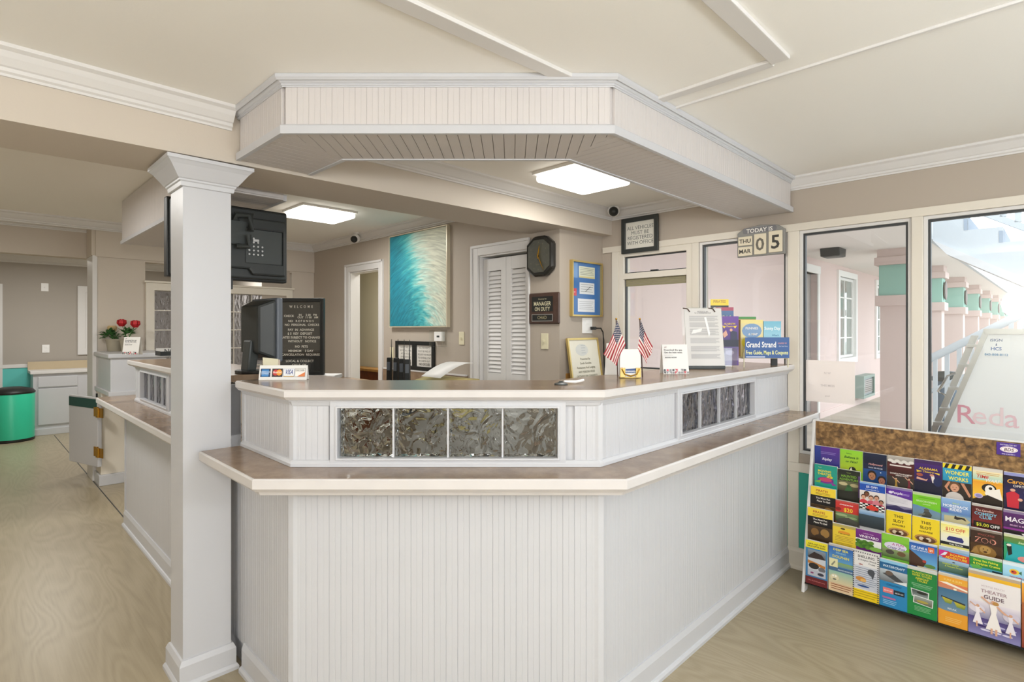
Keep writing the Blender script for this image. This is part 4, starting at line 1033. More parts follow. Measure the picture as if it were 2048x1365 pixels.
# short wall: blue licence frame, outlet and plug, leaning certificate
cS2 = -aC
t, w_, h = wall_thing('licence_frame', 'thin gold frame with three licences on a blue mat, hung beside the window', 'picture frame', 1139, 1199.5, 633.5, 524, POS, cS2 - 0.0)
MB().frame(0, w_, 0, h, 0.012, -0.03, -0.001).build('frame', 'gold', t)
p = Print(w_ - 0.022, h - 0.022, '#3a6fae')
p.rect(0.0, 0.02, 0.2, 0.3, '#6f98c9'); p.rect(0.24, 0.07, 0.80, 0.29, '#d9dbc4'); p.rect(0.24, 0.26, 0.80, 0.29, '#d6c98a'); p.rect(0.26, 0.38, 0.78, 0.60, '#dfe2e4'); p.rect(0.20, 0.69, 0.79, 0.94, '#e2e4e8')
p.rect(0.02, 0.50, 0.16, 0.64, '#c8434f'); p.text('LIC', 0.09, 0.58, 0.008, '#ffffff')
p.lines(0.28, 0.10, 0.76, 5, 0.03, '#8f9384', 0.3).lines(0.30, 0.41, 0.74, 4, 0.045, '#9fa3a6', 0.25).lines(0.25, 0.74, 0.74, 5, 0.035, '#a5a9ae', 0.25)
p.poly([(0.46, 0.545), (0.63, 0.445), (0.635, 0.455), (0.465, 0.555)], '#3d3f42')
p.build('licence_print', t, (0.011, -0.012, 0.011))
t = switch('white double outlet with a black plug below the blue licence frame', 1163.5, 1183, 667, 636, POS, cS2, 'whitepl', 'outlet')
pv, pz = onp(POS, cS2, 1180, 657)
t = thing('power_cord', 'black power cord plugged into the outlet and hanging down behind the flags', 'cord', wp(POS, cS2 - 0.03, pv, pz), POS)
MB().box(-0.016, 0.016, -0.02, 0.016, -0.012, 0.012).build('plug', 'black', t, bevel=0.004)
MB().tube([(0.015, -0.02, 0), (0.05, -0.035, 0.0), (0.085, -0.03, -0.03), (0.10, -0.025, -0.09), (0.11, -0.02, -0.2), (0.12, -0.02, -0.32), (0.118, -0.02, -0.46)], 0.0055, 8).build('cord', 'black', t, smooth=True)
t = thing('certificate_frame', 'gold framed certificate leaning against the wall below the outlet', 'picture frame', wp(POS, cS2 - 0.09, onp(POS, cS2 - 0.09, 1146, HY)[0], 0.975), POS)
fw2, fh = onp(POS, cS2 - 0.09, 1207, HY)[0] - onp(POS, cS2 - 0.09, 1146, HY)[0], 0.40
a_ = MB().frame(0, fw2, 0, fh, 0.014, -0.012, 0.006); a_.tilt_x(D(-9)); a_.build('frame', 'gold', t)
a_ = MB().box(0.013, fw2 - 0.013, 0.0, 0.004, 0.013, fh - 0.013); a_.tilt_x(D(-9)); a_.build('backing', 'paper', t)
p = Print(fw2 - 0.028, fh - 0.028, '#e7e3d3'); p.ell(0.42, 0.2, 0.22, 0.12, '#d4d5d0'); p.lines(0.4, 0.1, 0.55, 4, 0.05, '#c0c3c2')
for i, s_ in enumerate(('Presented By', 'South Carolina', 'Restaurant And Lodging', 'ANY PERSON WHO', 'OBTAINS OR CONVERTS', 'PROPERTY IS GUILTY', 'A MISDEMEANOR OF', 'MORE THAN A DOLLAR')): p.text(s_, 0.5, 0.40 + i * 0.085, 0.016, '#8b8672', True, 0.85)
q_ = p.build('certificate_print', t, (0, 0, 0), m='ink'); q_.location = (0.014, -0.0035, 0.014); q_.rotation_euler = (D(-9), 0, 0)

# desk along the clock wall with its brown backsplash, fax machine, phones and papers
t = thing('desk', 'low office desk with brown laminate backsplash along the clock wall', 'desk', wp(NEG, cK, 0, 0), NEG)
dx0, dx1 = ak(770), ak(936); 
MB().box(dx0 - 0.9, dx1, -0.55, -0.005, 0.86, 0.90).build('desk_top', 'laminate', t)
MB().box(dx0, dx1, -0.024, -0.005, 0.901, 1.035).build('backsplash', 'laminate', t)
MB().box(dx0, dx1, -0.028, -0.005, 1.0355, 1.048).build('backsplash_cap', 'white2', t)
for x in (dx0 - 0.88, dx1 - 0.04): MB().box(x, x + 0.03, -0.53, -0.03, 0, 0.8595).build('side_panel', 'white2', t)
# low ledge under the plaque
tag(MB().box(KB[1] + 0.09, aC + 0.0, -0.10, 0.0, 0.93, 0.955).build('trim_19', 'cream', None, wp(NEG, cK, 0), NEG, bevel=0.004), kind='structure')
switch('small wooden outlet plate low on the wall behind the certificate', 1131, 1143, 764, 747, POS, cS2, 'woodlight', 'outlet')
def at(px, py, Y): return Vector(((px - CX) / F * Y, Y, H + (HY - py) / F * Y))
def desk_at(px, c=2.75, z=0.9):
    x = onp(NEG, c, px, HY)[0]; return wp(NEG, c, x, z)
t = thing('fax_machine', 'yellowed fax machine with a curled white sheet coming out on the desk', 'fax machine', desk_at(890, 2.62, 0.901), NEG)
t.scale = (1.15, 1.0, 1.25)
MB().prism_x([(-0.16, 0), (0.12, 0), (0.12, 0.13), (0.02, 0.135), (-0.16, 0.10)], -0.22, 0.24).build('body', 'faxbeige', t, bevel=0.012)
MB().box(-0.18, 0.03, -0.1635, -0.158, 0.03, 0.07).build('paper_slot', 'walnut', t)
MB().box(0.07, 0.2, -0.164, -0.158, 0.03, 0.075).build('key_panel', 'ivory', t, bevel=0.003)
sh_ = MB(); n_ = 8
for i in range(n_ + 1):
    u = i / n_; y = 0.11 - 0.20 * (1 - u); z = 0.135 + 0.09 * math.sin(u * 1.7) 
    x = -0.1 + 0.14 * u
    sh_.v += [(x - 0.06, y, z), (x + 0.15, y, z)]
for i in range(n_): sh_.f.append((2 * i, 2 * i + 1, 2 * i + 3, 2 * i + 2)); sh_.m.append(0)
o = sh_.build('paper_sheet', 'paper', t, smooth=True); md = o.modifiers.new('thickness', 'SOLIDIFY'); md.thickness = 0.002
# two-way handsets in charging cradles
hs = thing('handset', 'black two-way handset with upright antenna, leftmost in the row of chargers', 'handset', desk_at(779, 2.56), D(-20), 'two-way handsets on the desk')
MB().prism_x([(-0.05, 0), (0.05, 0), (0.04, 0.03), (0.025, 0.05), (-0.03, 0.05), (-0.045, 0.02)], -0.042, 0.042).build('cradle', 'black', hs, bevel=0.006)
MB().prism_x([(-0.02, 0.045), (0.018, 0.045), (0.022, 0.19), (-0.012, 0.19)], -0.028, 0.028).build('body', 'black', hs, bevel=0.006)
MB().box(-0.018, 0.018, -0.022, -0.012, 0.12, 0.165).build('display', 'bezel', hs)
MB().tube([(0.018, 0.008, 0.188), (0.018, 0.008, 0.22), (0.020, 0.008, 0.29)], [0.007, 0.005, 0.003], 8).build('antenna', 'black', hs, smooth=True)
for k, px in enumerate((792, 804, 815)):
    dup_tree(hs, desk_at(px, 2.56 - 0.03 * k), D(-20 + 9 * k), ('black two-way handset, second from left in the row of chargers', 'black two-way handset, third from left in the row of chargers', 'black two-way handset next to the yellowed fax machine')[k])
for o in [x for x in bpy.data.objects if x.name.startswith('handset')]:
    o.location.z = 0.9012; o.scale = (0.8, 0.8, 1.55)
t = thing('open_folder', 'open paper folder lying on the desk left of the handsets', 'folder', desk_at(728, 2.5), NEG)
MB().box(-0.28, -0.003, -0.12, 0.12, 0.0, 0.05).build('page_block', 'paper', t, bevel=0.004)
a_ = MB().box(0.003, 0.22, -0.12, 0.12, 0.0, 0.05); a_.build('page_block', 'paper', t, bevel=0.004)
MB().box(-0.29, 0.24, -0.13, 0.13, -0.0, 0.004).shift(0, 0, -0.0045).build('cover', 'ivory', t)
t.location.z = 0.905

# ------------------------------------------------------------------ back ledge with the letter board, at the left of the office
Yb = 4.25
v0 = at(545, 750, Yb); v1 = at(649, 597, Yb)
t = thing('letter_board', 'black framed letter board with white WELCOME and hotel rules', 'letter board', (v0.x, v0.y, v0.z), 0)
w_, h = v1.x - v0.x, v1.z - v0.z
MB().frame(0, w_, 0, h, 0.03, -0.022, 0.02).build('frame', 'black', t, bevel=0.006)
fp_ = MB().box(0.028, w_ - 0.028, 0.0, 0.016, 0.028, h - 0.028).build('felt_panel', mat('black_felt', '#23241f', 0.8), t)
MB().box(0.03, w_ - 0.03, -0.010, -0.008, 0.03, h - 0.03).build('glass_front', glass_mat('board_glass', (1, 1, 1), 0.07), t)
p = Print(w_, h)
LBt = [('W  E  L  C  O  M  E', .55, .125, .020, .45), ('CHECK', .32, .245, .017, .2), ('IN     2 00   PM', .68, .23, .016, .43), ('OUT  11 00   AM', .68, .262, .016, .43), ('NO   R E F U N D S', .55, .31, .017, .52), ('NO  PERSONAL  CHECKS', .57, .36, .017, .70),
       ('PAY  IN  ADVANCE', .55, .425, .017, .55), ('$ 5  KEY  DEPOSIT', .53, .475, .017, .55), ('RATES SUBJECT TO CHANGE', .55, .525, .017, .82), ('WITHOUT   NOTICE', .57, .575, .017, .55), ('NO  PETS', .56, .645, .017, .28), ('MINIMUM    3 DAY', .55, .70, .017, .62), ('CANCELLATION  REQUIRED', .55, .75, .017, .80), ('LOCAL & COLLECT', .53, .835, .018, .58), ('CALLS  OK', .52, .885, .017, .35)]
for s_, u, v_, c_, f_ in LBt: p.text(s_, u, v_, c_, '#e6e2d3', True, f_)
p.build('lettering', fp_, (0, -0.001, 0), m='ink')
t = thing('back_ledge', 'narrow white back ledge carrying the black letter board', 'ledge', (v0.x - 0.12, Yb + 0.02, 0), 0)
MB().box(0, 0.62, -0.09, 0.12, v0.z - 0.03, v0.z - 0.001).build('ledge_board', 'white2', t, bevel=0.004)
MB().box(0.02, 0.60, -0.04, 0.10, 0, v0.z - 0.0305).build('front_panel', 'beige2', t)
MB().box(0.02, 0.60, -0.058, -0.0405, v0.z - 0.09, v0.z - 0.0305).build('molding', 'white2', t, bevel=0.004)

# ------------------------------------------------------------------ on the upper worktop
ZT = ZU + 0.0006
def on_top(px, py, z=None):      # photo pixel of a foot -> point on the worktop
    z = ZT if z is None else z
    Y = F * (H - z) / (py - HY); return Vector(((px - CX) / F * Y, Y, z))
# computer monitor, seen from behind
v = on_top(506, 746)
t = thing('computer_monitor', 'black computer monitor seen from behind, beside the white column', 'monitor', v, D(-38))
a_ = MB().prism_y([(-0.125, 0.055), (0.125, 0.055), (0.125, 0.365), (-0.125, 0.365)], 0.055, 0.085); a_.build('bezel', 'bezel', t, bevel=0.008)
MB().add([(-0.118, 0.055, 0.065), (0.118, 0.055, 0.065), (0.118, 0.055, 0.358), (-0.118, 0.055, 0.358), (-0.085, -0.02, 0.10), (0.085, -0.02, 0.10), (0.085, -0.02, 0.325), (-0.085, -0.02, 0.325)],
         [(0, 1, 2, 3), (7, 6, 5, 4), (0, 4, 5, 1), (1, 5, 6, 2), (2, 6, 7, 3), (3, 7, 4, 0)]).build('rear_shell', 'dark', t, bevel=0.012)
MB().box(-0.11, 0.11, 0.0855, 0.087, 0.075, 0.345).build('screen', 'black', t)
MB().prism_x([(-0.045, 0.012), (0.0, 0.012), (0.02, 0.16), (-0.03, 0.16)], -0.035, 0.035).build('stand_neck', 'darkgrey', t, bevel=0.008)
MB().prism([(0.10 * math.cos(k * math.pi / 10), 0.075 * math.sin(k * math.pi / 10)) for k in range(20)], 0, 0.014).build('stand_base', 'black', t, bevel=0.004)
# card sign
v = on_top(517, 760.5); w_ = 0.198
t = thing('card_sign', 'white tent card with four payment card marks on the upper worktop', 'card sign', v, D(3))
h = 0.062
a_ = MB().box(0, w_, 0, 0.0015, 0, h); a_.tilt_x(D(-14)); a_.build('front_card', 'paper', t)
a_ = MB().box(0, w_, 0, 0.0015, 0, h); a_.tilt_x(D(14)); a_.shift(0, 0.031, 0); a_.build('back_card', 'paper', t)
p = Print(w_, h)
p.rect(.03, .22, .235, .80, '#15365f'); p.rect(.055, .28, .20, .76, '#3f86c8'); p.text('AMERICAN', .127, .5, .006, '#cfe3f5'); p.text('EXPRESS', .127, .62, .006, '#cfe3f5')
p.rect(.27, .22, .49, .80, '#34272b'); p.ell(.345, .5, .06, .21, '#c92f31'); p.ell(.42, .5, .06, .21, '#ee9b2d'); p.text('MasterCard', .382, .55, .009, '#f7efe4', True, .17)
p.rect(.51, .24, .735, .80, '#8b96ba'); p.rect(.515, .26, .73, .74, '#eef0f4'); p.text('VISA', .622, .62, .020, '#27408b', True, .17, slant=.2); p.rect(.515, .74, .73, .80, '#c9a14a')
p.rect(.75, .22, .965, .80, '#9a9088'); p.rect(.755, .24, .96, .78, '#f2efe9'); p.text('DISCOVER', .857, .42, .008, '#4a4540', True, .18); p.poly([(.80, .78), (.96, .48), (.96, .78)], '#dd7a3a')
o = p.build('print', t, (0, -0.0006, 0)); o.rotation_euler = (D(-14), 0, 0)
v = on_top(516, 748)
t = thing('note_cards', 'small stack of cream note cards behind the payment tent card', 'cards', on_top(526, 754) + Vector((0.0, 0.01, 0)), D(10))
a_ = MB().prism_y([(0, 0), (0.062, 0), (0.06, 0.078), (-0.006, 0.086)], 0, 0.006); a_.build('card', 'ivory', t)
MB().prism_y([(0.004, 0), (0.064, 0), (0.064, 0.074), (-0.002, 0.08)], 0.007, 0.02).build('card', mat('pale_pink_card', '#dccbc0', 0.6), t)
t = thing('counter_pen', 'grey and white pen lying on the upper worktop in front of the certificate', 'pen', on_top(1128, 769.5), D(12))
MB().tube([(0.0, 0, 0.012), (0.05, 0.012, 0.008), (0.09, 0.03, 0.012)], [0.004, 0.006, 0.005], 8).build('barrel', 'whitepl', t, smooth=True)
MB().lathe([(0.026, 0), (0.026, 0.004), (0.012, 0.008), (0.006, 0.014)], 14, (-0.012, 0.0, 0)).build('foot', 'darkgrey', t, smooth=True)
# flag holder
v = on_top(1261, 757); k_ = v.y / F
t = thing('card_holder', 'brass card holder with white business cards between two small flags', 'card holder', v, 0)
MB().box(-0.044, 0.044, 0.004, 0.045, 0, 0.006).build('base', 'gold', t, bevel=0.002)
for sx in (-1, 1): MB().box(sx * 0.034 - 0.011, sx * 0.034 + 0.011, -0.004, 0.001, 0.004, 0.045).build('clip', 'gold', t, bevel=0.001)
MB().tube([(-0.038, -0.006, 0.042), (-0.026, -0.007, 0.018), (0, -0.008, 0.010), (0.026, -0.007, 0.018), (0.038, -0.006, 0.042)], 0.003, 8).build('wire', 'brass', t, smooth=True)
cd_ = MB().prism_y([(-0.045, 0.006), (0.045, 0.006), (0.045, 0.09), (0.036, 0.125), (-0.036, 0.125), (-0.045, 0.09)], 0.004, 0.03).build('card_stack', 'paper', t)
p = Print(0.09, 0.12); p.poly([(.14, .72), (.86, .69), (.84, .86), (.18, .87)], '#2f4f86'); p.text('Economy', .5, .83, .010, '#f2f3f6', True, .58, slant=.15); p.rect(.02, .66, .14, .72, '#d7a5a5'); p.build('card_print', t, (-0.045, 0.0036, 0.006))
def flag(label, A, B, Cc, Dd, foot, seed):
    """A hoist top, B hoist bottom, Cc fly top, Dd fly bottom - photo pixels at the holder's depth, relative to it"""
    f0 = on_top(*foot)
    kk = f0.y / F
    t = thing('flag', label, 'flag', f0, 0, 'small flags by the card holder')
    def P(p): return Vector(((p[0] - foot[0]) * kk, 0, (foot[1] - p[1]) * kk))
    A, B, Cc, Dd = P(A), P(B), P(Cc), P(Dd)
    MB().tube([(0, -0.010, 0), (A.x, -0.006, A.z + 0.004)], 0.0028, 8).build('stick', 'walnut', t, smooth=True)
    MB().ball((A.x, -0.006, A.z + 0.008), 0.005, 8, 5).build('finial', 'brass', t, smooth=True)
    me = bpy.data.meshes.new('cloth'); nu, nv = 40, 39; vs = []; fs = []; cols = []
    def pos(u, v_):
        p = A.lerp(Cc, u).lerp(B.lerp(Dd, u), v_)
        bow = 0.012 * math.sin(math.pi * u) * (1 if seed else -1)
        p.x += bow * (v_ - 0.5); p.y = -0.004 - 0.010 * math.sin(v_ * 9.5 + u * 2 + seed) * (0.3 + u) - 0.022
        return p
    n = 0
    red, whi, blu = hexc('#a8333f'), hexc('#efe1da'), hexc('#333c55')
    for i in range(nu):
        for j in range(nv):
            u0, u1, v0_, v1_ = i / nu, (i + 1) / nu, j / nv, (j + 1) / nv
            q4 = [pos(u0, v0_), pos(u1, v0_), pos(u1, v1_), pos(u0, v1_)]; vs += [tuple(x) for x in q4]
            st = int((j + 0.5) / nv * 13)
            c_ = red if st % 2 == 0 else whi
            if u0 < 0.4 and st < 7: c_ = whi if ((i % 3 == 1 and j % 4 == 1) or (i % 3 == 2 and j % 4 == 3)) and i < 15 else blu
            cols += [c_] * 4; fs.append((n, n + 1, n + 2, n + 3)); n += 4
    me.from_pydata(vs, [], fs); at_ = me.color_attributes.new('Col', 'FLOAT_COLOR', 'POINT'); at_.data.foreach_set('color', [x for c_ in cols for x in c_]); me.materials.append(M['ink'])
    o = bpy.data.objects.new('cloth', me); C.objects.link(o); o.parent = t
flag('small striped flag on a stick, drooping to the left of the cards', (1232, 642), (1249, 690), (1204, 708), (1232, 732), (1234.5, 756), 0)
flag('small striped flag on a stick, drooping to the right of the cards', (1279, 642), (1273, 700), (1304, 694), (1289, 727), (1284, 755), 2)
# white tent card behind flags, at left
t = thing('leaflet_stand', 'plain white card leaning behind the left flag', 'card', on_top(1212, 752) + Vector((0, 0.04, 0)), D(8))
a_ = MB().prism_y([(0, 0), (0.10, 0), (0.09, 0.15), (0.02, 0.15)], 0, 0.002); a_.tilt_x(D(-12)); a_.build('card', 'paper', t)
# app tent card, made twice
def app_card(label, v, rot, sc_=1.0):
    t = thing('tent_card', label, 'tent card', v, rot, 'app tent cards'); w_, h = 0.125 * sc_, 0.142 * sc_
    a_ = MB().box(0, w_, 0, 0.0012, 0, h); a_.tilt_x(D(-11)); a_.build('front_card', 'paper', t)
    a_ = MB().box(0, w_, 0, 0.0012, 0, h); a_.tilt_x(D(11)); a_.shift(0, 0.056 * sc_, 0); a_.build('back_card', 'paper', t)
    p = Print(w_, h); p.text('APP', .14, .11, .005 * sc_, '#7d3b45'); p.text('Download the app.', .08, .215, .0085 * sc_, '#3b3a3e', True, .8, 'L'); p.text('Get the best rates.', .08, .30, .0085 * sc_, '#3b3a3e', True, .8, 'L'); p.text('Search and scan to', .08, .375, .004 * sc_, '#9a989c', False, .6, 'L'); p.text('BOOK NOW', .11, .47, .007 * sc_, '#2f2e33', True, .5, 'L')
    cl_ = ('#c63b48', '#2b2b2e', '#f4f2f1', '#8d8a8c')
    rr = random.Random(3)
    for i in range(9):
        for j in range(2):
            u, v_ = i / 9, .83 + j * .085; c_ = rr.choice(cl_)
            if rr.random() < .5: p.poly([(u, v_), (u + .11, v_), (u + .11 * rr.random(), v_ + .085)], c_)
            else: p.ell(u + .055, v_ + .042, .045, .035, c_, n=8)
    o = p.build('print', t, (0, -0.0006, 0)); o.rotation_euler = (D(-11), 0, 0)
    return t
app_card('white tent card with red and black pattern at its foot, right of the flags', on_top(1327, 748.5), D(4))
# notice in a clear sleeve on a sloping stand
v = on_top(1376, 739); 
t = thing('notice_stand', 'printed page in a plastic sleeve with curled corners on a sloping stand', 'notice', v, D(2))
w_, h = 0.198, 0.33
MB().box(0.0, w_ + 0.004, 0.0, 0.05, 0.0, 0.018).build('base', 'darkgrey', t, bevel=0.003)
a_ = MB().box(-0.004, w_, 0, 0.004, 0.018, h); a_.tilt_x(D(-9)); a_.build('board', 'paper', t)
p = Print(w_ + 0.004, h - 0.02, '#dcdad7'); p.text('NOTICE TO ALL', .5, .065, .007, '#77757a', True, .3); p.text('N. C. INNKEEPERS ACT', .5, .09, .007, '#77757a', True, .45)
for b_, (v0_, n_) in enumerate(((.13, 6), (.25, 5), (.36, 7), (.52, 6), (.66, 6), (.80, 5))): p.lines(.12, v0_, .90, n_, .0165, '#a7a5a6', .42)
p.poly([(.52, .16), (.58, .15), (.66, .44), (.62, .5)], '#f6f6f5'); p.poly([(.2, .38), (.45, .35), (.42, .41), (.15, .45)], '#eeeeec')
o = p.build('page_print', t, (-0.004, -0.0008, 0.018)); o.rotation_euler = (D(-9), 0, 0)
a_ = MB().box(-0.02, w_ + 0.004, -0.002, -0.0014, 0.012, h + 0.006); a_.tilt_x(D(-9)); a_.build('sleeve', 'acrylic', t)
for x in (0.01, w_ - 0.05): MB().tube([(x - 0.02, 0.05, h - 0.004), (x + 0.004, 0.045, h - 0.008), (x + 0.014, 0.04, h - 0.024)], 0.003, 6).build('clip', 'walnut', t, smooth=True)

# clear tiered leaflet holder with three brochures
v = on_top(1432, 737)
t = thing('leaflet_holder', 'clear three-tier leaflet holder standing behind the sleeved notice', 'leaflet holder', v, 0)
w_ = 0.115
for k in range(3):
    y = 0.05 * k; z = 0.04 + 0.085 * k
    MB().box(0, w_, y, y + 0.002, z - 0.03, z + 0.07).box(0, w_, y + 0.0021, y + 0.045, z - 0.03, z - 0.027).build('pocket', 'acrylic', t)
MB().prism_x([(0.0, 0.0), (0.15, 0), (0.15, 0.30), (0.148, 0.30), (0.148, 0.004), (0.0, 0.004)], 0, w_).build('stand', 'acrylic', t)
holder_v = v
# wire rack for maps at the far end
v = on_top(1488, 735); 
wr = thing('map_rack', 'cream wire rack with a blue header card reading Grand Strand', 'rack', v, 0)
wr_v = v
wk = v.y / F; ww = 88 * wk
for x in (0.0, ww): MB().tube([(x, 0.0, 0.0), (x, 0.0, 0.075), (x, -0.012, 0.10)], 0.0035, 6).tube([(x, 0.0, 0.05), (x, 0.16, 0.05), (x, 0.16, 0.0)], 0.0035, 6).tube([(x, 0.16, 0.05), (x, 0.16, 0.22)], 0.0035, 6).build('side_wire', 'ivory', wr, smooth=True)
MB().tube([(0, 0, 0.052), (ww, 0, 0.052)], 0.0035, 6).tube([(0, 0.16, 0.052), (ww, 0.16, 0.052)], 0.0035, 6).tube([(0, 0.16, 0.22), (ww, 0.16, 0.22)], 0.0035, 6).tube([(0, 0.08, 0.052), (ww, 0.08, 0.052)], 0.0035, 6).build('cross_wire', 'ivory', wr, smooth=True)
p = Print(ww, 0.115, '#2d5796'); p.text('Grand Strand', .02, .48, .032, '#f5f3ee', True, .68, 'L'); p.text('Free Guide, Maps & Coupons', .02, .82, .022, '#eef0a0', True, .95, 'L'); p.text('COURTESY OF', .84, .32, .008, '#d99b9b', True, .2); p.text('the local inns', .86, .46, .009, '#cfd9ec', False, .2); p.rect(.02, .92, .45, .97, '#c9d3e6')
MB().box(0, ww, -0.014, -0.012, 0.052, 0.167).build('header_card', 'paper', wr); p.build('header_print', wr, (0, -0.0146, 0.052))
MB().box(ww - 0.02, ww + 0.014, 0.15, 0.165, 0.0, 0.19).build('back_panel', 'black', wr)

# ------------------------------------------------------------------ window wall signs
t, w_, h = wall_thing('framed_sign', 'black framed sign reading ALL VEHICLES MUST BE REGISTERED WITH OFFICE', 'sign', 1245, 1318, 505, 434, NEG, cW - 0.02)
a_ = MB().frame(0, w_, 0, h, 0.032, -0.02, 0.0); a_.build('frame', 'dark', t, bevel=0.003, seg=1)
p = Print(w_ - 0.062, h - 0.062, '#dcd9cf')
for i, s_ in enumerate(('ALL VEHICLES', 'MUST BE', 'REGISTERED', 'WITH OFFICE')): p.text(s_, .5, .29 + i * .185, .028, '#5d625f', False, .9)
p.build('sign_print', t, (0.031, -0.004, 0.031), m='ink')
t, w_, h = wall_thing('perpetual_calendar', 'grey wooden perpetual calendar with cream date blocks, above the window', 'calendar', 1476, 1571, 512, 451, NEG, cW - 0.03, 1524)
MB().prism_y([(0, 0), (w_, 0), (w_, h * .80), (w_ * .86, h * .95), (w_ * .5, h * 1.02), (w_ * .14, h * .95), (0, h * .80)], -0.012, 0.01).build('board', mat('grey_painted_wood', '#8b8a86', 0.6), t, bevel=0.003, seg=1)
p = Print(w_, h)
p.rect(.16, .045, .80, .235, '#77767a'); p.ell(.16, .14, .04, .09, '#77767a'); p.ell(.80, .14, .04, .09, '#77767a'); p.text('TODAY IS', .48, .215, .026, '#f2efe8', True, .56)
p.build('heading_print', t, (0, -0.0125, 0), m='ink')
for s_, u0, v0_, u1, v1_, c_ in (('THU', .03, .32, .335, .62, .026), ('MAR', .03, .66, .335, .96, .026), ('0', .375, .28, .63, .95, .078), ('5', .68, .24, .96, .93, .084)):
    db_ = MB().box(u0 * w_, u1 * w_, -0.020, -0.0125, (1 - v1_) * h, (1 - v0_) * h).build('date_block', mat('cream_block_' + s_, '#dfd5bd', 0.6), t, bevel=0.004)
    p = Print((u1 - u0) * w_, (v1_ - v0_) * h); p.text(s_, .5, .5 + .5 * c_ / ((v1_ - v0_) * h), c_, '#3d3a36' if s_ != '0' else '#6b665c', True, .86); p.build('lettering', db_, (u0 * w_, -0.0207, (1 - v1_) * h), m='ink')

# ------------------------------------------------------------------ gate, stub counter and its flowers
st = thing('stub_counter', 'short white counter stub against the back wall, with flower pots on top', 'counter', (0, 0, 0))
aW = -cB + 0.016
MB().box(aW, -5.74, 0.885, 1.30, 0.90, ZU - 0.04).build('upper_box', 'white', st, (0, 0, 0), NEG)
MB().box(aW, -5.72, 0.865, 1.34, ZU - 0.04, ZU).build('top_slab', 'white', st, (0, 0, 0), NEG, bevel=0.012, seg=3)
MB().box(aW, -5.725, 0.87, 1.32, 0.86, 0.8995).build('bottom_molding', 'white', st, (0, 0, 0), NEG, bevel=0.006)
MB().box(aW, -6.205, 0.885, 1.30, 0.1, 0.8595).build('post', 'cream', st, (0, 0, 0), NEG, bevel=0.003)
MB().box(aW, -6.19, 0.87, 1.31, 0.0, 0.0995).build('base_molding', 'white', st, (0, 0, 0), NEG, bevel=0.006)
hp = Vector((-3.735, 4.97)); ang = math.atan2(1, -1.85)
gt = thing('gate_door', 'white half-height gate with dark green strip, swung open on brass hinges', 'gate', (hp.x, hp.y, 0.185), ang)
MB().box(0.0, 0.525, -0.015, 0.02, 0.0, 0.63).build('panel', 'white', gt, bevel=0.008)
MB().box(0.012, 0.515, 0.0201, 0.024, 0.53, 0.615).build('green_strip', 'greenfelt', gt)
MB().tube([(0.06, 0, 0.63), (0.06, 0, 0.665)], 0.008, 8).build('latch_pin', 'black', gt, smooth=True)
for z in (0.10, 0.46):
    hl_ = MB().box(0.0, 0.06, 0.0202, 0.025, z, z + 0.085).build('hinge_leaf', 'brass', gt)
    MB().box(-0.13, -0.02, 0.035, 0.042, z, z + 0.085).build('hinge_leaf', 'brass', gt)
    MB().lathe([(0.011, z - 0.004), (0.011, z + 0.089)], 10, (-0.012, 0.03, 0)).lathe([(0.010, z + 0.0), (0.010, z + 0.085)], 10, (-0.060, 0.042, 0)).build('hinge_barrel', 'brass', hl_, smooth=True)
def stub_at(px, b=0.96):
    a = None; r, w_ = rt(NEG)
    k = (px - CX) / F     # X = k Y ; point = r*a + w*b
    a = b * (k * w_.y - w_.x) / (r.x - k * r.y)
    v = r * a + w_ * b; return Vector((v.x, v.y, ZU + 0.0005))
t = thing('potted_plant', 'small leafy plant in a grey pot on the white counter stub', 'plant', stub_at(229, 1.02), 0)
MB().lathe([(0.055, 0), (0.068, 0.10), (0.074, 0.10), (0.074, 0.118), (0.062, 0.118), (0.06, 0.10)], 18).build('pot', 'clay', t, smooth=True)
def leaves(mb, c, n, r, seed, ln=0.045):
    rr = random.Random(seed)
    for i in range(n):
        th, ph = rr.random() * 6.28, rr.uniform(-0.2, 1.3); d = Vector((math.cos(th) * math.cos(ph), math.sin(th) * math.cos(ph), math.sin(ph)))
        b0 = Vector(c) + d * r * rr.uniform(.3, .8); tp = b0 + d * ln * rr.uniform(.8, 1.3); s_ = d.cross(Vector((0, 0, 1))).normalized() * ln * .36; m_ = (b0 + tp) / 2 + Vector((0, 0, .006))
        mb.add([b0, m_ + s_, tp, m_ - s_, m_ + Vector((0, 0, .004))], [(0, 1, 4), (1, 2, 4), (2, 3, 4), (3, 0, 4)])
    return mb
tag(leaves(MB(), (-0.03, -0.02, 0.13), 70, 0.075, 4).build('leaves', 'stem', t), kind='stuff')
for i in range(5): MB().tube([(0, 0, 0.10), (0.02 * (i - 2), -0.02, 0.15), (0.03 * (i - 2), -0.03, 0.17)], 0.003, 5).build('stalk', 'stem', t)
# straw bud on the plant
MB().lathe([(0.012, 0.18), (0.034, 0.20), (0.040, 0.23), (0.03, 0.245)], 12, (-0.03, 0.01, 0.0)).build('straw_flower', mat('straw', '#cdb383', 0.7), t, smooth=True)
t = thing('glass_jar', 'clear glass jar with green stems at left of the small leafy plant', 'jar', stub_at(211, 1.0), 0)
MB().lathe([(0.03, 0), (0.034, 0.01), (0.034, 0.11), (0.028, 0.13), (0.031, 0.14)], 16).build('glass', 'acrylic', t, smooth=True)
tag(leaves(MB(), (0, 0, 0.05), 16, 0.03, 9, 0.028).build('stems', 'stem', t), kind='stuff')
t = thing('rose_pot', 'two red fabric roses in a pot behind the white tent card', 'flowers', stub_at(255, 1.10), 0)
MB().lathe([(0.05, 0), (0.06, 0.10), (0.064, 0.10), (0.064, 0.115), (0.055, 0.115)], 16).build('pot', 'clay', t, smooth=True)
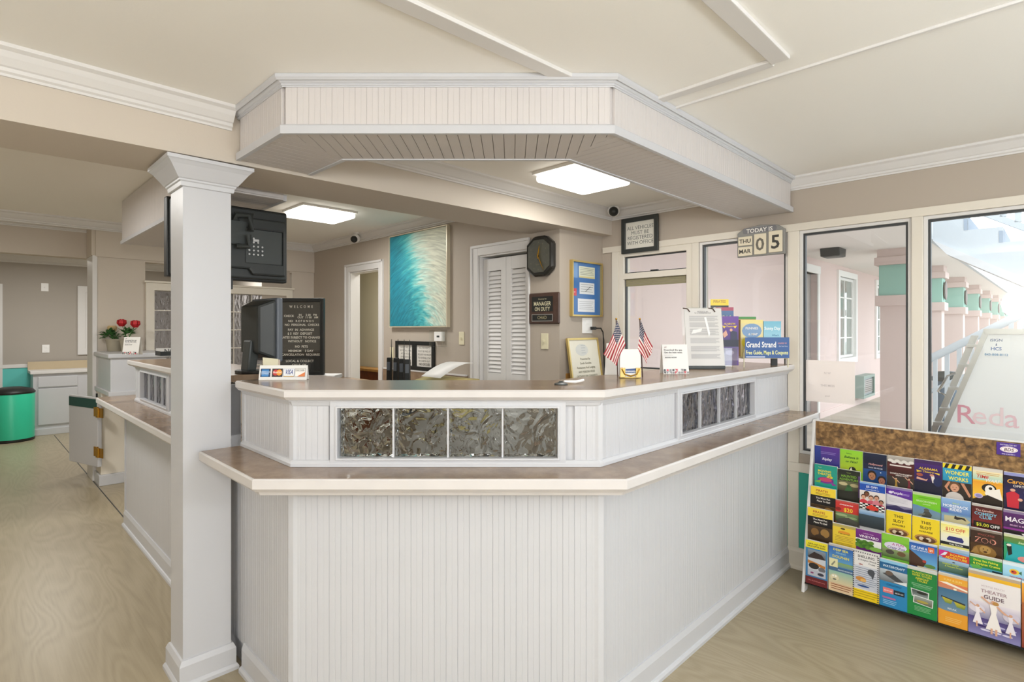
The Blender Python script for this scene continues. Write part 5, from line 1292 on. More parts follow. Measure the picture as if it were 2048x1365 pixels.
for k, (dx_, dz_) in enumerate(((-0.055, 0.265), (0.075, 0.255))):
    MB().tube([(0, 0, 0.1), (dx_ * .5, 0, 0.18), (dx_, 0, dz_)], 0.004, 6).build('stalk', 'stem', t)
    rb = MB(); rr = random.Random(k + 2)
    for j in range(3):
        rad = 0.018 + 0.012 * j
        for i in range(4 + j):
            a0 = i * 2 * math.pi / (4 + j) + j * .5; w2 = 0.9
            pts = []
            for s_ in (-1, 0, 1):
                aa = a0 + s_ * w2 / 2
                pts += [(dx_ + rad * .45 * math.cos(aa), rad * .45 * math.sin(aa), dz_ - .028), (dx_ + rad * .98 * math.cos(aa), rad * .98 * math.sin(aa), dz_ + .002), (dx_ + rad * .88 * math.cos(aa), rad * .88 * math.sin(aa), dz_ + .042 - .004 * j)]
            rb.add(pts, [(0, 3, 4, 1), (1, 4, 5, 2), (3, 6, 7, 4), (4, 7, 8, 5)])
    rb.ball((dx_, 0, dz_), 0.018, 10, 6)
    o = rb.build('rose_petals', 'rose', t); md = o.modifiers.new('thickness', 'SOLIDIFY'); md.thickness = 0.002
tag(leaves(MB(), (0.0, 0, 0.15), 34, 0.06, 12, 0.05).build('leaves', 'stem', t), kind='stuff')
app_card('white tent card in front of the red roses on the counter stub', stub_at(244, 0.925), D(2), 1.05)
# NO TRESPASSING strip at the foot of the glass block window
nx0, nz0 = onp(POS, cB - 0.06, 312, 708); nz1 = onp(POS, cB - 0.06, 325, 699)[1]
t = thing('warning_strip', 'white strip sign with dark capitals below the glass blocks behind the column', 'sign', wp(POS, cB - 0.06, nx0, nz0), POS)
MB().box(0, 0.62, 0, 0.004, -0.012, nz1 - nz0 + 0.012).build('plate', 'paper', t); p = Print(0.62, nz1 - nz0 + 0.024); p.text('NO TRESPASSING', .5, .78, nz1 - nz0, '#55585a', True, .95); p.build('lettering', t, (0, -0.001, -0.012), m='ink')
t = thing('document_tray', 'flat black tray on the upper worktop behind the column', 'tray', on_top(338, 711.5) + Vector((0, 0.0, 0)), POS)
MB().box(-0.07, 0.3, -0.05, 0.12, 0, 0.006).frame(-0.07, 0.3, 0, 0.0001, 0, 0, 0).build('base', 'black', t) if False else MB().box(-0.07, 0.3, -0.05, 0.12, 0, 0.008).box(-0.07, 0.3, -0.05, -0.044, 0.0081, 0.035).box(-0.07, -0.064, -0.0439, 0.12, 0.0081, 0.035).box(0.294, 0.3, -0.0439, 0.12, 0.0081, 0.035).build('base', 'black', t)

# ------------------------------------------------------------------ kitchen: cabinet, backsplash, bin, plates
cC = 13.74 / R2
q0, q1 = ab(66, cC), ab(200, cC) + 0.2
t = thing('base_cabinet', 'white base cabinet with drawers in the grey kitchen beyond the opening', 'cabinet', wp(POS, cC, q0, 0), POS)
wd = q1 - q0; zc = onp(POS, cC, 120, 741)[1]
MB().box(0, wd, 0.0, 0.402, 0.09, zc - 0.04).build('body', 'white', t)
MB().box(0.0, wd, -0.015, 0.402, 0.0, 0.0895).build('plinth', 'white', t, bevel=0.006)
xx = 0.05
for (d_, nm) in ((ab(157, cC) - q0 - 0.06, 'a'), (0.55, 'b'), (0.55, 'c')):
    if xx + d_ < wd:
        MB().box(xx, xx + d_, -0.018, -0.0005, zc - 0.22, zc - 0.08).build('drawer', 'white', t, bevel=0.006)
        MB().box(xx, xx + d_, -0.018, -0.0005, 0.14, zc - 0.24).build('door', 'white', t, bevel=0.006); xx += d_ + 0.06
t = thing('kitchen_worktop', 'tan laminate worktop with upstand on the white kitchen cabinet', 'worktop', wp(POS, cC, q0, zc - 0.0395), POS)
MB().box(-0.03, wd + 0.02, -0.03, 0.38, 0, 0.04).build('top', 'white2', t, bevel=0.005)
MB().box(-0.03, wd + 0.02, 0.3805, 0.402, 0, 0.15).build('upstand', mat('tan_laminate', '#bfae90', 0.5), t)
switch('white light switch high on the grey kitchen wall', 82, 97, 583, 567, POS, cG, 'whitepl')
switch('white outlet on the grey kitchen wall above the worktop', 84, 99, 706, 690, POS, cG, 'whitepl', 'outlet')
v = Vector(((24 - CX) / F * 7.05, 7.05, 0))
t = thing('pedal_bin', 'mint green pedal bin with black lid beside the white cabinet', 'bin', v, D(-20))
MB().lathe([(0.215, 0.0), (0.225, 0.01), (0.225, 0.035)], 28).build('base_ring', 'black', t, smooth=True)
MB().lathe([(0.222, 0.0355), (0.228, 0.60), (0.224, 0.61)], 28).build('body', 'bin', t, smooth=True)
MB().lathe([(0.230, 0.6105), (0.232, 0.63), (0.20, 0.665), (0.10, 0.69), (0.001, 0.695)], 28).build('lid', 'black', t, smooth=True)
MB().prism([(0.0, -0.34), (0.06, -0.33), (0.07, -0.2), (-0.07, -0.2), (-0.06, -0.33)], 0.012, 0.04).build('pedal', 'black', t, bevel=0.006)

# ------------------------------------------------------------------ leaflets
def leaflet(name, label, cat, loc, rot, w_, h, d, ops, group=None, base='#888888', edge='paper'):
    t = thing(name, label, cat, loc, rot, group)
    MB().box(0, w_, 0, d, 0, h).build('page_block', edge, t)
    p = Print(w_, h, base)
    for op in ops:
        k = op[0]
        if k == 'r': p.rect(*op[1:])
        elif k == 'e': p.ell(*op[1:])
        elif k == 'p': p.poly(*op[1:])
        elif k == 'l': p.lines(*op[1:])
        elif k == 't': p.text(op[1], op[2], op[3], op[4] / 1000.0, op[5], True, op[6] if len(op) > 6 else .9)
        elif k == 's': p.text(op[1], op[2], op[3], op[4] / 1000.0, op[5], True, op[6] if len(op) > 6 else .9, slant=.22)
    p.build('cover_print', t, (0, -0.0008, 0))
    return t
def head(u, v, r, skin='#b07a58', hair='#2a1c14', body=None):
    o = []
    if body: o.append(('e', u, v + r * 1.25, r * 1.7, r * .75, body))
    return o + [('e', u, v - r * .12, r * 1.02, r * .55, hair), ('e', u, v + r * .05, r * .8, r * .46, skin), ('e', u - r * .3, v, r * .1, r * .05, hair), ('e', u + r * .3, v, r * .1, r * .05, hair), ('e', u, v + r * .24, r * .25, r * .05, '#7a3a30')]
def check(u0, v0, nu, nv, du, dv, a, b):
    return [('r', u0 + i * du, v0 + j * dv, u0 + (i + 1) * du, v0 + (j + 1) * dv, a if (i + j) % 2 else b) for i in range(nu) for j in range(nv)]
def fig(u, v, s, col, skin='#d9a98c'):
    return [('p', [(u - .05 * s, v), (u + .05 * s, v), (u + .03 * s, v + .09 * s), (u + .10 * s, v + .26 * s), (u - .10 * s, v + .26 * s), (u - .03 * s, v + .09 * s)], col), ('e', u, v - .022 * s, .035 * s, .022 * s, skin),
            ('p', [(u - .05 * s, v), (u - .16 * s, v - .05 * s), (u - .15 * s, v - .065 * s), (u - .03 * s, v - .012)], skin), ('p', [(u + .05 * s, v), (u + .15 * s, v + .06 * s), (u + .14 * s, v + .075 * s), (u + .03 * s, v + .02)], skin)]
PIR = [('r', 0, 0, 1, .20, '#f1d23a'), ('t', 'PIRATES', .46, .105, 12, '#a8372c', .84), ('l', .2, .13, .8, 2, .03, '#8f6a2a'), ('r', 0, .20, 1, .42, '#15110f'), ('t', 'The Most Fun', .5, .275, 9, '#efe9df'), ('t', 'Place To Eat!', .52, .345, 9, '#efe9df'), ('r', 0, .42, 1, 1, '#4a3620', '#1c130d'), ('e', .3, .56, .16, .09, '#7d5a2c'), ('e', .7, .55, .18, .1, '#96723a'), ('e', .5, .66, .2, .06, '#3a2815')]
SLOT = [('t', 'THIS', .5, .13, 14, '#3a2c16', .62), ('t', 'SLOT', .5, .235, 14, '#3a2c16', .66), ('t', 'AVAILABLE', .5, .31, 8, '#3a2c16', .86), ('e', .5, .44, .42, .085, '#b88a4c'), ('e', .5, .455, .36, .07, '#6d4a35'), ('e', .34, .45, .09, .04, '#d8c7ae'), ('e', .6, .45, .1, .045, '#d8c7ae'), ('e', .5, .47, .12, .03, '#3a2418')]
RK = [
 # row, left px, right px, top py, base colour, label, ops
 (1, 1629, 1680, 891, '#3a2a78', 'purple and blue leaflet with white script, leftmost of the top row in the rack', [('r', 0, 0, 1, .5, '#5a2f8f', '#24307e'), ('r', 0, 0, .25, .5, '#2c3f93', '#1d2a6b'), ('l', .25, .13, .85, 2, .035, '#8f7fc2'), ('s', 'Ripley', .5, .33, 14, '#ece8f2', .75), ('e', .6, .52, .38, .07, '#d9d3de'), ('e', .58, .545, .34, .06, '#16121c')]),
 (1, 1680, 1726, 898, '#7fbe2e', 'lime green leaflet with dark green slanted lettering, in the top row', [('r', 0, 0, 1, .5, '#8fd034', '#a8b92c'), ('t', "Ripley's", .4, .10, 6, '#2f6a2c', .4), ('s', 'Believe It', .5, .20, 13, '#1d4f24', .9), ('s', 'or Not!', .5, .30, 13, '#1d4f24', .66), ('e', .55, .46, .16, .07, '#1a1812'), ('e', .62, .5, .2, .05, '#2b2716'), ('p', [(.4, .5), (.5, .4), (.56, .5)], '#f2ecd8')]),
 (1, 1726, 1774, 905, '#16213f', 'dark navy leaflet with two faces below pink lettering, top row', [('r', 0, 0, 1, .25, '#1a2440', '#121a30'), ('s', 'Hollywood', .52, .27, 10, '#e9a9a4', .6), ('t', 'WAX MUSEUM', .52, .345, 7, '#c3c8dc', .85), ('r', 0, .37, 1, 1, '#1c4a86', '#0f2850'), ('e', .75, .42, .03, .012, '#e8eef8')] + head(.38, .52, .19) + head(.80, .60, .17, '#a9705a')),
 (1, 1774, 1829, 911, '#4a1e1f', 'maroon leaflet with white clouds and two costumed performers, top row', [('r', 0, 0, 1, .13, '#b9b2aa', '#8f8880')] + [('e', .12 + .13 * i, .10 + .03 * (i % 2), .10, .035, '#ded9d2') for i in range(7)] + [('r', 0, .16, 1, .36, '#5a2326', '#3a1618'), ('r', .1, .19, .9, .22, '#e0d8d0'), ('t', 'DINNER & TOURNAMENT', .52, .40, 7, '#e8e2da', .82), ('t', 'ARENA SHOW', .56, .435, 6, '#e8e2da', .6), ('r', 0, .45, 1, 1, '#3a332f', '#2a2421')] + fig(.34, .52, .9, '#b08a3a') + fig(.82, .5, 1.0, '#7a2434')),
 (1, 1828, 1885, 918, '#2c1a4a', 'dark purple leaflet with curly yellow lettering and a dancing pair, top row', [('r', 0, 0, 1, .08, '#3d2358'), ('r', 0, .08, 1, .5, '#43226e', '#241848'), ('s', 'ALABAMA', .5, .21, 12, '#e3c233', .74), ('s', 'Theatre', .5, .27, 10, '#e3c233', .5), ('p', [(.08, .23), (.3, .25), (.1, .28)], '#e3c233'), ('p', [(.92, .25), (.7, .25), (.9, .29)], '#e3c233'), ('e', .2, .33, .12, .035, '#a4543f'), ('p', [(.1, .38), (.42, .42), (.5, .40), (.45, .45), (.08, .43)], '#d8a48d'), ('p', [(.6, .32), (.72, .32), (.78, .46), (.66, .48)], '#e8e0dc'), ('e', .64, .31, .08, .025, '#c98f78'), ('r', 0, .47, 1, 1, '#161a33', '#121428'), ('e', .84, .44, .15, .1, '#1e2a55')]),
 (1, 1885, 1944, 926, '#2aa0c0', 'turquoise leaflet with hazard stripes and big yellow letters, top row', [('r', 0, 0, 1, .10, '#e8cf2d')] + [('p', [(.04 + .24 * i, .10), (.16 + .24 * i, .10), (.24 + .24 * i, .0), (.12 + .24 * i, .0)], '#1a1a18') for i in range(4)] + [('r', 0, .10, 1, .37, '#2f9cc3', '#2a8fb6'), ('t', 'WONDER', .5, .22, 18, '#f3e53a', .84), ('t', 'WORKS', .54, .34, 18, '#f3e53a', .68), ('r', 0, .37, 1, 1, '#332a26', '#1d1a18'), ('p', [(.06, .5), (.2, .38), (.28, .38), (.16, .52), (.26, .58), (.2, .6)], '#c58a6c'), ('p', [(.62, .38), (.74, .38), (.98, .62), (.92, .66)], '#c58a6c')] + head(.42, .49, .19, '#d09a7c', '#6b4a30', '#c9c2bd')),
 (1, 1945, 2006, 934, '#e9b63a', 'cream and orange leaflet reading TIME WARP with a black drawing, top row', [('r', 0, 0, 1, .06, '#d8d0c4'), ('r', 0, .06, 1, .25, '#efe0b0', '#9fcfc6'), ('l', .12, .09, .9, 2, .03, '#d09a4a'), ('s', 'TIME', .32, .21, 15, '#c4392b', .5), ('s', 'WARP', .66, .27, 15, '#efe8dc', .5), ('r', 0, .28, 1, .62, '#e59a2d', '#f0c63c'), ('e', .55, .40, .25, .09, '#1d1815'), ('e', .58, .43, .17, .10, '#efe9df'), ('e', .6, .40, .06, .03, '#1d1815'), ('p', [(.4, .5), (.9, .38), (1, .62), (.5, .60)], '#efe9df'), ('p', [(.0, .66), (.5, .54), (1, .62), (1, 1), (0, 1)], '#241a14'), ('e', .2, .58, .15, .05, '#c9b8d8'), ('e', .2, .58, .11, .035, '#8a86b8')]),
 (1, 2007, 2069, 944, '#1c1a3a', 'black leaflet with gold script and a man in a red suit, top row', [('r', 0, 0, 1, .06, '#8f94c8'), ('r', 0, .06, 1, .5, '#14122a', '#231f55'), ('s', 'Carolina', .54, .21, 19, '#e9a93a', .95), ('t', 'OPRY', .5, .28, 11, '#d8d2cc', .7), ('p', [(.08, .42), (.32, .36), (.52, .42), (.5, .7), (.12, .7)], '#c4283a'), ('e', .3, .345, .09, .03, '#d8a48d'), ('e', .55, .52, .08, .03, '#d8a48d'), ('e', .85, .36, .2, .06, '#3a3a7a')]),
 (2, 1628.5, 1675, 928, '#1f9a86', 'teal leaflet reading MOVING THEATER in yellow, second row', [('t', "Ripley's", .25, .07, 4, '#c9e0b0', .3), ('t', 'MOVING', .45, .17, 12, '#ecd93a', .62), ('t', 'THEATER', .45, .24, 12, '#ecd93a', .70), ('e', .68, .275, .14, .03, '#e2c832'), ('t', '4D', .68, .285, 6, '#3a6a2a', .2), ('e', .5, .36, .36, .075, '#7a2f8c'), ('e', .5, .345, .28, .05, '#c7446a'), ('p', [(0, .42), (.3, .36), (.25, .44)], '#7fb03a'), ('p', [(.7, .36), (1, .45), (.8, .46)], '#8f3a96')]),
 (2, 1675, 1721, 938, '#2a3424', 'dark green haunted house leaflet, second row', [('r', 0, 0, 1, .16, '#1c1f1a', '#2c2f22'), ('t', "Ripley's", .5, .07, 5, '#8aa04a', .5), ('t', 'HAUNTED', .5, .17, 13, '#7fae3a', .68), ('t', 'ADVENTURE', .5, .245, 12, '#7fae3a', .84), ('r', 0, .26, 1, .6, '#6a6b4a', '#23201a'), ('e', .25, .33, .2, .04, '#c2b78c'), ('e', .75, .34, .2, .04, '#b5aa80'), ('p', [(.3, .5), (.45, .36), (.6, .38), (.7, .5)], '#3a6a3c'), ('e', .5, .37, .08, .03, '#2f5a34'), ('p', [(0, .5), (1, .46), (1, 1), (0, 1)], '#2a2a22'), ('r', .92, .1, 1, .6, '#5a3a72')]),
 (3, 1719, 1771, 963, '#dcdcdc', 'white and blue leaflet with racing kart, kids and a five dollar offer', [('r', 0, 0, 1, .04, '#7fa8d8'), ('r', 0, .04, 1, .19, '#1c4fae'), ('t', '$5 OFF!', .48, .115, 11, '#f2f4f8', .5), ('t', 'ACTIVITIES FOR ALL', .5, .165, 5, '#d6e2f6', .8), ('r', 0, .19, 1, .56, '#e4dcd8', '#d8d2ce')] + head(.28, .27, .11, '#7a4a35', '#221712') + head(.16, .34, .1, '#d9a68a', '#4a2a20', '#d03a48') + head(.46, .34, .1, '#d9a68a', '#5a3424', '#c9566a') + head(.68, .32, .1, '#d09a80', '#3a2218', '#d8808c') + head(.86, .40, .09, '#b98068', '#22150f', '#b9445c') + check(.02, .47, 9, 4, .108, .032, '#1a1a1a', '#f0efec') + [('p', [(.28, .54), (.5, .47), (.78, .54), (.72, .60), (.34, .60)], '#d2382a'), ('e', .36, .60, .07, .025, '#1a1a1a'), ('e', .68, .61, .07, .025, '#1a1a1a'), ('r', 0, .62, 1, .72, '#a8c0d8', '#6a90b8'), ('r', 0, .72, 1, 1, '#3a4a55', '#20282e')]),
 (2, 1772, 1825, 972, '#5a2a92', 'purple and white leaflet with a winding river photo, second row', [('r', 0, 0, 1, .05, '#8a7aa8'), ('r', 0, .05, 1, .20, '#5b2a9a'), ('s', 'Purple', .42, .15, 13, '#f0ecf6', .45), ('e', .17, .125, .08, .03, '#e6def2'), ('l', .62, .12, .9, 2, .025, '#b9a6d8'), ('p', [(0, .17), (.5, .20), (1, .24), (1, .42), (0, .40)], '#d9d6dc'), ('l', .1, .25, .85, 4, .025, '#bdb9c2'), ('r', 0, .40, 1, .48, '#8f88a0', '#6d6a88'), ('p', [(0, .45), (.4, .40), (.7, .46), (1, .43), (1, .56), (0, .56)], '#3c3560')]),
 (2, 1825, 1882, 984, '#6fc02e', 'bright green and blue leaflet with a bronze statue photo, second row', [('r', 0, 0, 1, .05, '#b5cf90'), ('r', 0, .05, 1, .28, '#76c32a'), ('l', .2, .09, .8, 1, .03, '#4f8a20'), ('t', 'BROOKGREEN', .5, .19, 9, '#cfe3b0', .84), ('t', 'GARDENS', .5, .24, 5, '#cfe3b0', .4), ('p', [(0, .26), (.5, .30), (1, .36), (1, .7), (0, .7)], '#5f86b8', '#8a9a62'), ('p', [(.3, .52), (.42, .38), (.58, .36), (.7, .44), (.62, .54)], '#4a4a44'), ('e', .5, .35, .1, .035, '#5a5a52'), ('p', [(.2, .46), (.45, .42), (.45, .45), (.22, .5)], '#77776c')]),
 (2, 1882, 1942, 995, '#7f9fc4', 'blue beach leaflet reading HORSEBACK RIDES, second row', [('r', 0, 0, 1, .3, '#8fb4de', '#5a80b8'), ('s', 'Beach', .5, .10, 8, '#b9d08a', .5), ('t', 'HORSEBACK', .5, .175, 13, '#f2f2f6', .86), ('t', 'RIDES', .5, .245, 13, '#f2f2f6', .44), ('p', [(0, .2), (.25, .22), (.25, .3), (0, .3)], '#6a5ab8'), ('r', 0, .30, 1, .36, '#5f87b4', '#8fa8b4'), ('p', [(.1, .36), (.8, .34), (1, .42), (.8, .52), (.1, .5)], '#c3b98e'), ('p', [(.44, .40), (.48, .33), (.54, .36), (.8, .36), (.86, .42), (.7, .39), (.55, .42)], '#2c2622'), ('r', 0, .52, 1, .7, '#c9cfd4', '#aab4be')]),
 (2, 1943, 2005, 1007, '#5a1a1c', 'dark red leaflet reading COMEDY CLUB in pale blue, second row', [('r', 0, 0, 1, .04, '#b9b2aa'), ('r', 0, .04, 1, .4, '#4a1416', '#7c2426'), ('s', 'The Carolina', .42, .13, 9, '#e6c9c0', .6), ('t', 'COMEDY', .46, .21, 14, '#7cc3dc', .74), ('t', 'CLUB', .46, .275, 13, '#7cc3dc', .42), ('r', .06, .34, .95, .46, '#231a18'), ('t', '$5.00', .36, .435, 15, '#d9d43a', .46), ('t', 'OFF', .77, .435, 14, '#e8e6e2', .32), ('r', 0, .46, .95, .6, '#6d2023')]),
 (2, 2006, 2068, 1019, '#3a1f4f', 'plum leaflet with large white M and performers, second row at frame edge', [('r', 0, 0, 1, .05, '#8a7a98'), ('r', 0, .05, 1, .36, '#552266', '#3a1a48'), ('t', 'MAGIC', .52, .22, 22, '#e9e3ea', .9), ('t', 'MUSIC & MORE', .55, .30, 7, '#d3a8d0', .8), ('r', 0, .34, 1, .38, '#8a2f8c'), ('r', 0, .38, 1, 1, '#2a2624', '#191614'), ('e', .45, .5, .1, .03, '#c9a090'), ('p', [(.6, .42), (.95, .40), (.95, .44), (.65, .45)], '#e6e2dc')]),
 (3, 1621, 1672, 972, '#e8c832', 'yellow and black pirates leaflet, upper of the two at left end of the rack', PIR),
 (4, 1615, 1666, 1014, '#e8c832', 'yellow and black pirates leaflet, lower of the two at left end of the rack', PIR),
 (3, 1668, 1718, 999, '#b9332e', 'red leaflet with a yellow twenty dollar offer over a golf photo, third row', [('r', 0, 0, 1, .04, '#c0504a'), ('r', 0, .04, 1, .27, '#c8352f'), ('t', 'ADMISSION FREE', .5, .10, 6, '#f2e9e6', .9), ('t', '$20', .58, .24, 20, '#f0dc36', .62), ('e', .18, .2, .12, .04, '#8a2420'), ('r', 0, .27, 1, .5, '#6f8a5a', '#39452f'), ('e', .3, .33, .25, .03, '#9fb080'), ('e', .7, .37, .25, .03, '#8aa070'), ('p', [(.2, .42), (.6, .37), (1, .44), (1, .6), (0, .6)], '#4a4a42')]),
 (3, 1772, 1823, 1020, '#ecd02c', 'yellow THIS SLOT AVAILABLE filler card in the fourth column', SLOT),
 (3, 1824, 1880, 1032, '#ecd02c', 'yellow THIS SLOT AVAILABLE filler card in the fifth column', SLOT),
 (3, 1881, 1939, 1043, '#ece58a', 'pale yellow leaflet with a red discount headline and blue car, third row', [('r', 0, 0, 1, .04, '#f0ecc0'), ('r', 0, .04, 1, .24, '#eee47c', '#f1eeb8'), ('t', '$10 OFF', .52, .155, 15, '#cf4436', .84), ('l', .1, .18, .7, 1, .03, '#d08a6a'), ('r', 0, .22, 1, .40, '#ece9c4', '#e2e2da'), ('p', [(.22, .33), (.3, .27), (.75, .27), (.82, .33), (.78, .37), (.24, .36)], '#2c3272'), ('r', 0, .40, 1, .46, '#22242a'), ('t', 'THE TRACK', .55, .45, 7, '#e9e9ec', .5)]),
 (3, 1940, 2005, 1055, '#38241a', 'dark brown leaflet with a lion and outlined ZOO letters, third row', [('r', 0, 0, 1, .04, '#8a7c70'), ('t', 'WACCATEE', .5, .12, 8, '#9a4a42', .7), ('t', 'ZOO', .48, .265, 24, '#e59a86', .84), ('t', 'ZOO', .48, .262, 21, '#3a2018', .72), ('r', 0, .29, 1, 1, '#4a3018', '#3a2415'), ('e', .45, .44, .38, .13, '#8a6530'), ('e', .48, .40, .18, .08, '#b08a4a'), ('e', .42, .385, .02, .01, '#2a1a10'), ('e', .55, .39, .02, .01, '#2a1a10'), ('e', .48, .44, .06, .02, '#5a3a20'), ('p', [(.0, .5), (.2, .36), (.3, .5)], '#a37c42')]),
 (3, 2007, 2070, 1067, '#2f9a6a', 'green and turquoise leaflet with toucan and flamingo, third row at frame edge', [('r', 0, 0, 1, .05, '#c9cfa8'), ('r', 0, .05, 1, .16, '#6a7a3a', '#3f8a4a'), ('s', 'Sea Zoo', .7, .15, 10, '#d6e6b8', .5), ('p', [(.2, .16), (1, .2), (1, .6), (0, .6)], '#27a3a8'), ('p', [(.08, .18), (.25, .2), (.28, .38), (.15, .42)], '#16211a'), ('e', .17, .21, .08, .025, '#e8e6dc'), ('e', .75, .44, .3, .06, '#d98a84')]),
 (4, 1664, 1713, 1046, '#e3c63a', 'yellow leaflet with hanging hole and brown script, fourth row', [('r', 0, 0, 1, .06, '#b9a860'), ('e', .45, .09, .1, .02, '#4a3a18'), ('s', 'Plantation', .5, .215, 10, '#6a4a1c', .84), ('e', .5, .17, .25, .03, '#e0952d'), ('l', .12, .26, .9, 4, .035, '#b09332'), ('l', .15, .42, .85, 2, .03, '#9a7f2c')]),
 (4, 1711, 1763, 1057, '#6d2a7a', 'plum and white leaflet reading VINEYARD with green leaves, fourth row', [('r', 0, 0, 1, .2, '#7a2f86', '#5f2470'), ('t', 'La Belle Amie', .5, .085, 6, '#cfa8d4', .7), ('t', 'VINEYARD', .52, .17, 13, '#f0e8f2', .86), ('r', 0, .2, 1, .34, '#e9e9e6', '#dfe3da')] + [('e', .1 + .13 * (i % 5), .26 + .05 * (i // 5) + .02 * (i % 2), .11, .04, ('#3c6a26', '#5a8a2c', '#4a7a28')[i % 3]) for i in range(15)] + [('e', .8, .38, .25, .05, '#7fae48')]),
 (4, 1763.5, 1819, 1066, '#76b83a', 'lime leaflet with a bubbly white and pink title over a zebra photo, fourth row', [('r', 0, 0, 1, .14, '#86c640'), ('e', .5, .24, .42, .09, '#dcd6e6'), ('s', 'A FUN', .58, .22, 12, '#b04a8a', .5), ('s', 'Crazy Zoo', .52, .295, 12, '#4a4a8a', .8), ('r', 0, .31, 1, .5, '#8a9a6a', '#4f6a38'), ('e', .3, .38, .16, .05, '#4a4640'), ('e', .72, .38, .16, .05, '#6a5238')]),
 (4, 1818, 1875, 1081, '#2f6fb8', 'blue leaflet reading ZIP LINE with a brown tower and beach, fourth row', [('r', 0, 0, 1, .03, '#b8c6d8'), ('r', 0, .03, 1, .5, '#1d55ad', '#6fb0d8'), ('t', 'ZIP LINE &', .36, .135, 10, '#f0f3f8', .6), ('t', 'TREETOP ADVENTURE', .44, .18, 6, '#dfe8f4', .74), ('r', .68, .06, .90, .17, '#d8693a'), ('t', '$5', .79, .145, 10, '#f2e2d8', .16), ('p', [(0, .18), (.62, .40), (.5, .52), (0, .52)], '#4a3226'), ('e', .55, .38, .07, .03, '#b0423a'), ('e', .75, .46, .2, .04, '#5f8a4a'), ('r', .3, .5, 1, .7, '#dcd2b4')]),
 (4, 1877, 1939, 1092, '#7aa6cc', 'leaflet with a pink and red dolphin banner over sea, fourth row', [('r', 0, 0, 1, .05, '#9fb6cc'), ('p', [(0, .07), (.35, .07), (.28, .22), (0, .19)], '#c92f8a'), ('p', [(.3, .08), (1, .10), (1, .24), (.1, .22)], '#c9352f'), ('t', 'DOLPHIN', .64, .155, 10, '#f0dc36', .6), ('t', 'ADVENTURE', .58, .215, 10, '#f0dc36', .76), ('p', [(.05, .18), (.2, .1), (.3, .1), (.22, .16)], '#dfe8f0'), ('r', 0, .24, 1, .32, '#a8c3d8', '#7f9fb8'), ('e', .5, .28, .05, .012, '#2a3038'), ('r', 0, .32, 1, .5, '#5f7f72', '#4a6a5a'), ('t', 'Dolphin Watch', .4, .345, 7, '#c9d43a', .7), ('t', '& Nature Cruise', .5, .39, 7, '#c9d43a', .7)]),
 (4, 1939, 2005, 1108, '#2f8a3a', 'green leaflet reading Deep Sea Fishing in yellow, fourth row', [('r', 0, 0, 1, .04, '#b8c4a8'), ('r', 0, .04, 1, .22, '#2f8f3a', '#257a30'), ('t', 'Deep Sea Fishing', .5, .11, 9, '#e3e03a', .86), ('t', '& Dolphin Cruises', .52, .175, 9, '#e3e03a', .86), ('r', 0, .22, 1, .5, '#4a9ab0', '#2a6a80'), ('e', .25, .23, .14, .03, '#c9b23a'), ('p', [(.0, .2), (.3, .18), (.4, .24), (.1, .27)], '#5fa84a'), ('r', .7, .24, 1, .4, '#22303a')]),
 (4, 2005, 2068, 1122, '#8ac6e0', 'pale blue leaflet with a round yellow and red fish emblem, fourth row', [('r', 0, 0, 1, .06, '#d6e6ee'), ('r', 0, .06, 1, .5, '#a8d6ea', '#7fbcd8'), ('e', .38, .17, .17, .055, '#e0c23a'), ('e', .36, .175, .1, .035, '#c8442f'), ('e', .33, .17, .03, .012, '#1a1a1a'), ('p', [(.52, .17), (.62, .13), (.62, .21)], '#3a6a4a'), ('t', 'DOLPHIN CRUISE', .6, .29, 8, '#cf3a42', .74)]),
 (5, 1611, 1655.6, 1079, '#3f7fb0', 'leaflet with a yellow header, car photos and dark red foot, bottom row far left', [('r', 0, 0, 1, .17, '#e9da30'), ('s', 'AIRPLANE TOURS', .5, .085, 8, '#2a2a20', .8), ('t', 'HELICOPTER RIDES', .5, .14, 8, '#2a2a20', .82), ('r', .1, .20, .92, .80, '#c9cdd2'), ('r', .1, .20, .92, .38, '#8a95a0', '#5a5c5e'), ('p', [(.12, .36), (.4, .24), (.75, .28), (.9, .38), (.12, .40)], '#3a2e2c'), ('p', [(.1, .45), (.9, .52), (.9, .58), (.1, .52)], '#b97a3a'), ('e', .38, .57, .24, .07, '#2c2a2a'), ('e', .75, .62, .16, .06, '#6a6a70'), ('r', .1, .66, .92, .80, '#b9bcc6'), ('e', .3, .73, .08, .02, '#8a3a6a'), ('e', .7, .73, .15, .035, '#3a3a48'), ('r', 0, .83, 1, 1, '#6a2428'), ('t', 'HELI, PLANES and more', .5, .92, 6, '#c97a78', .8)]),
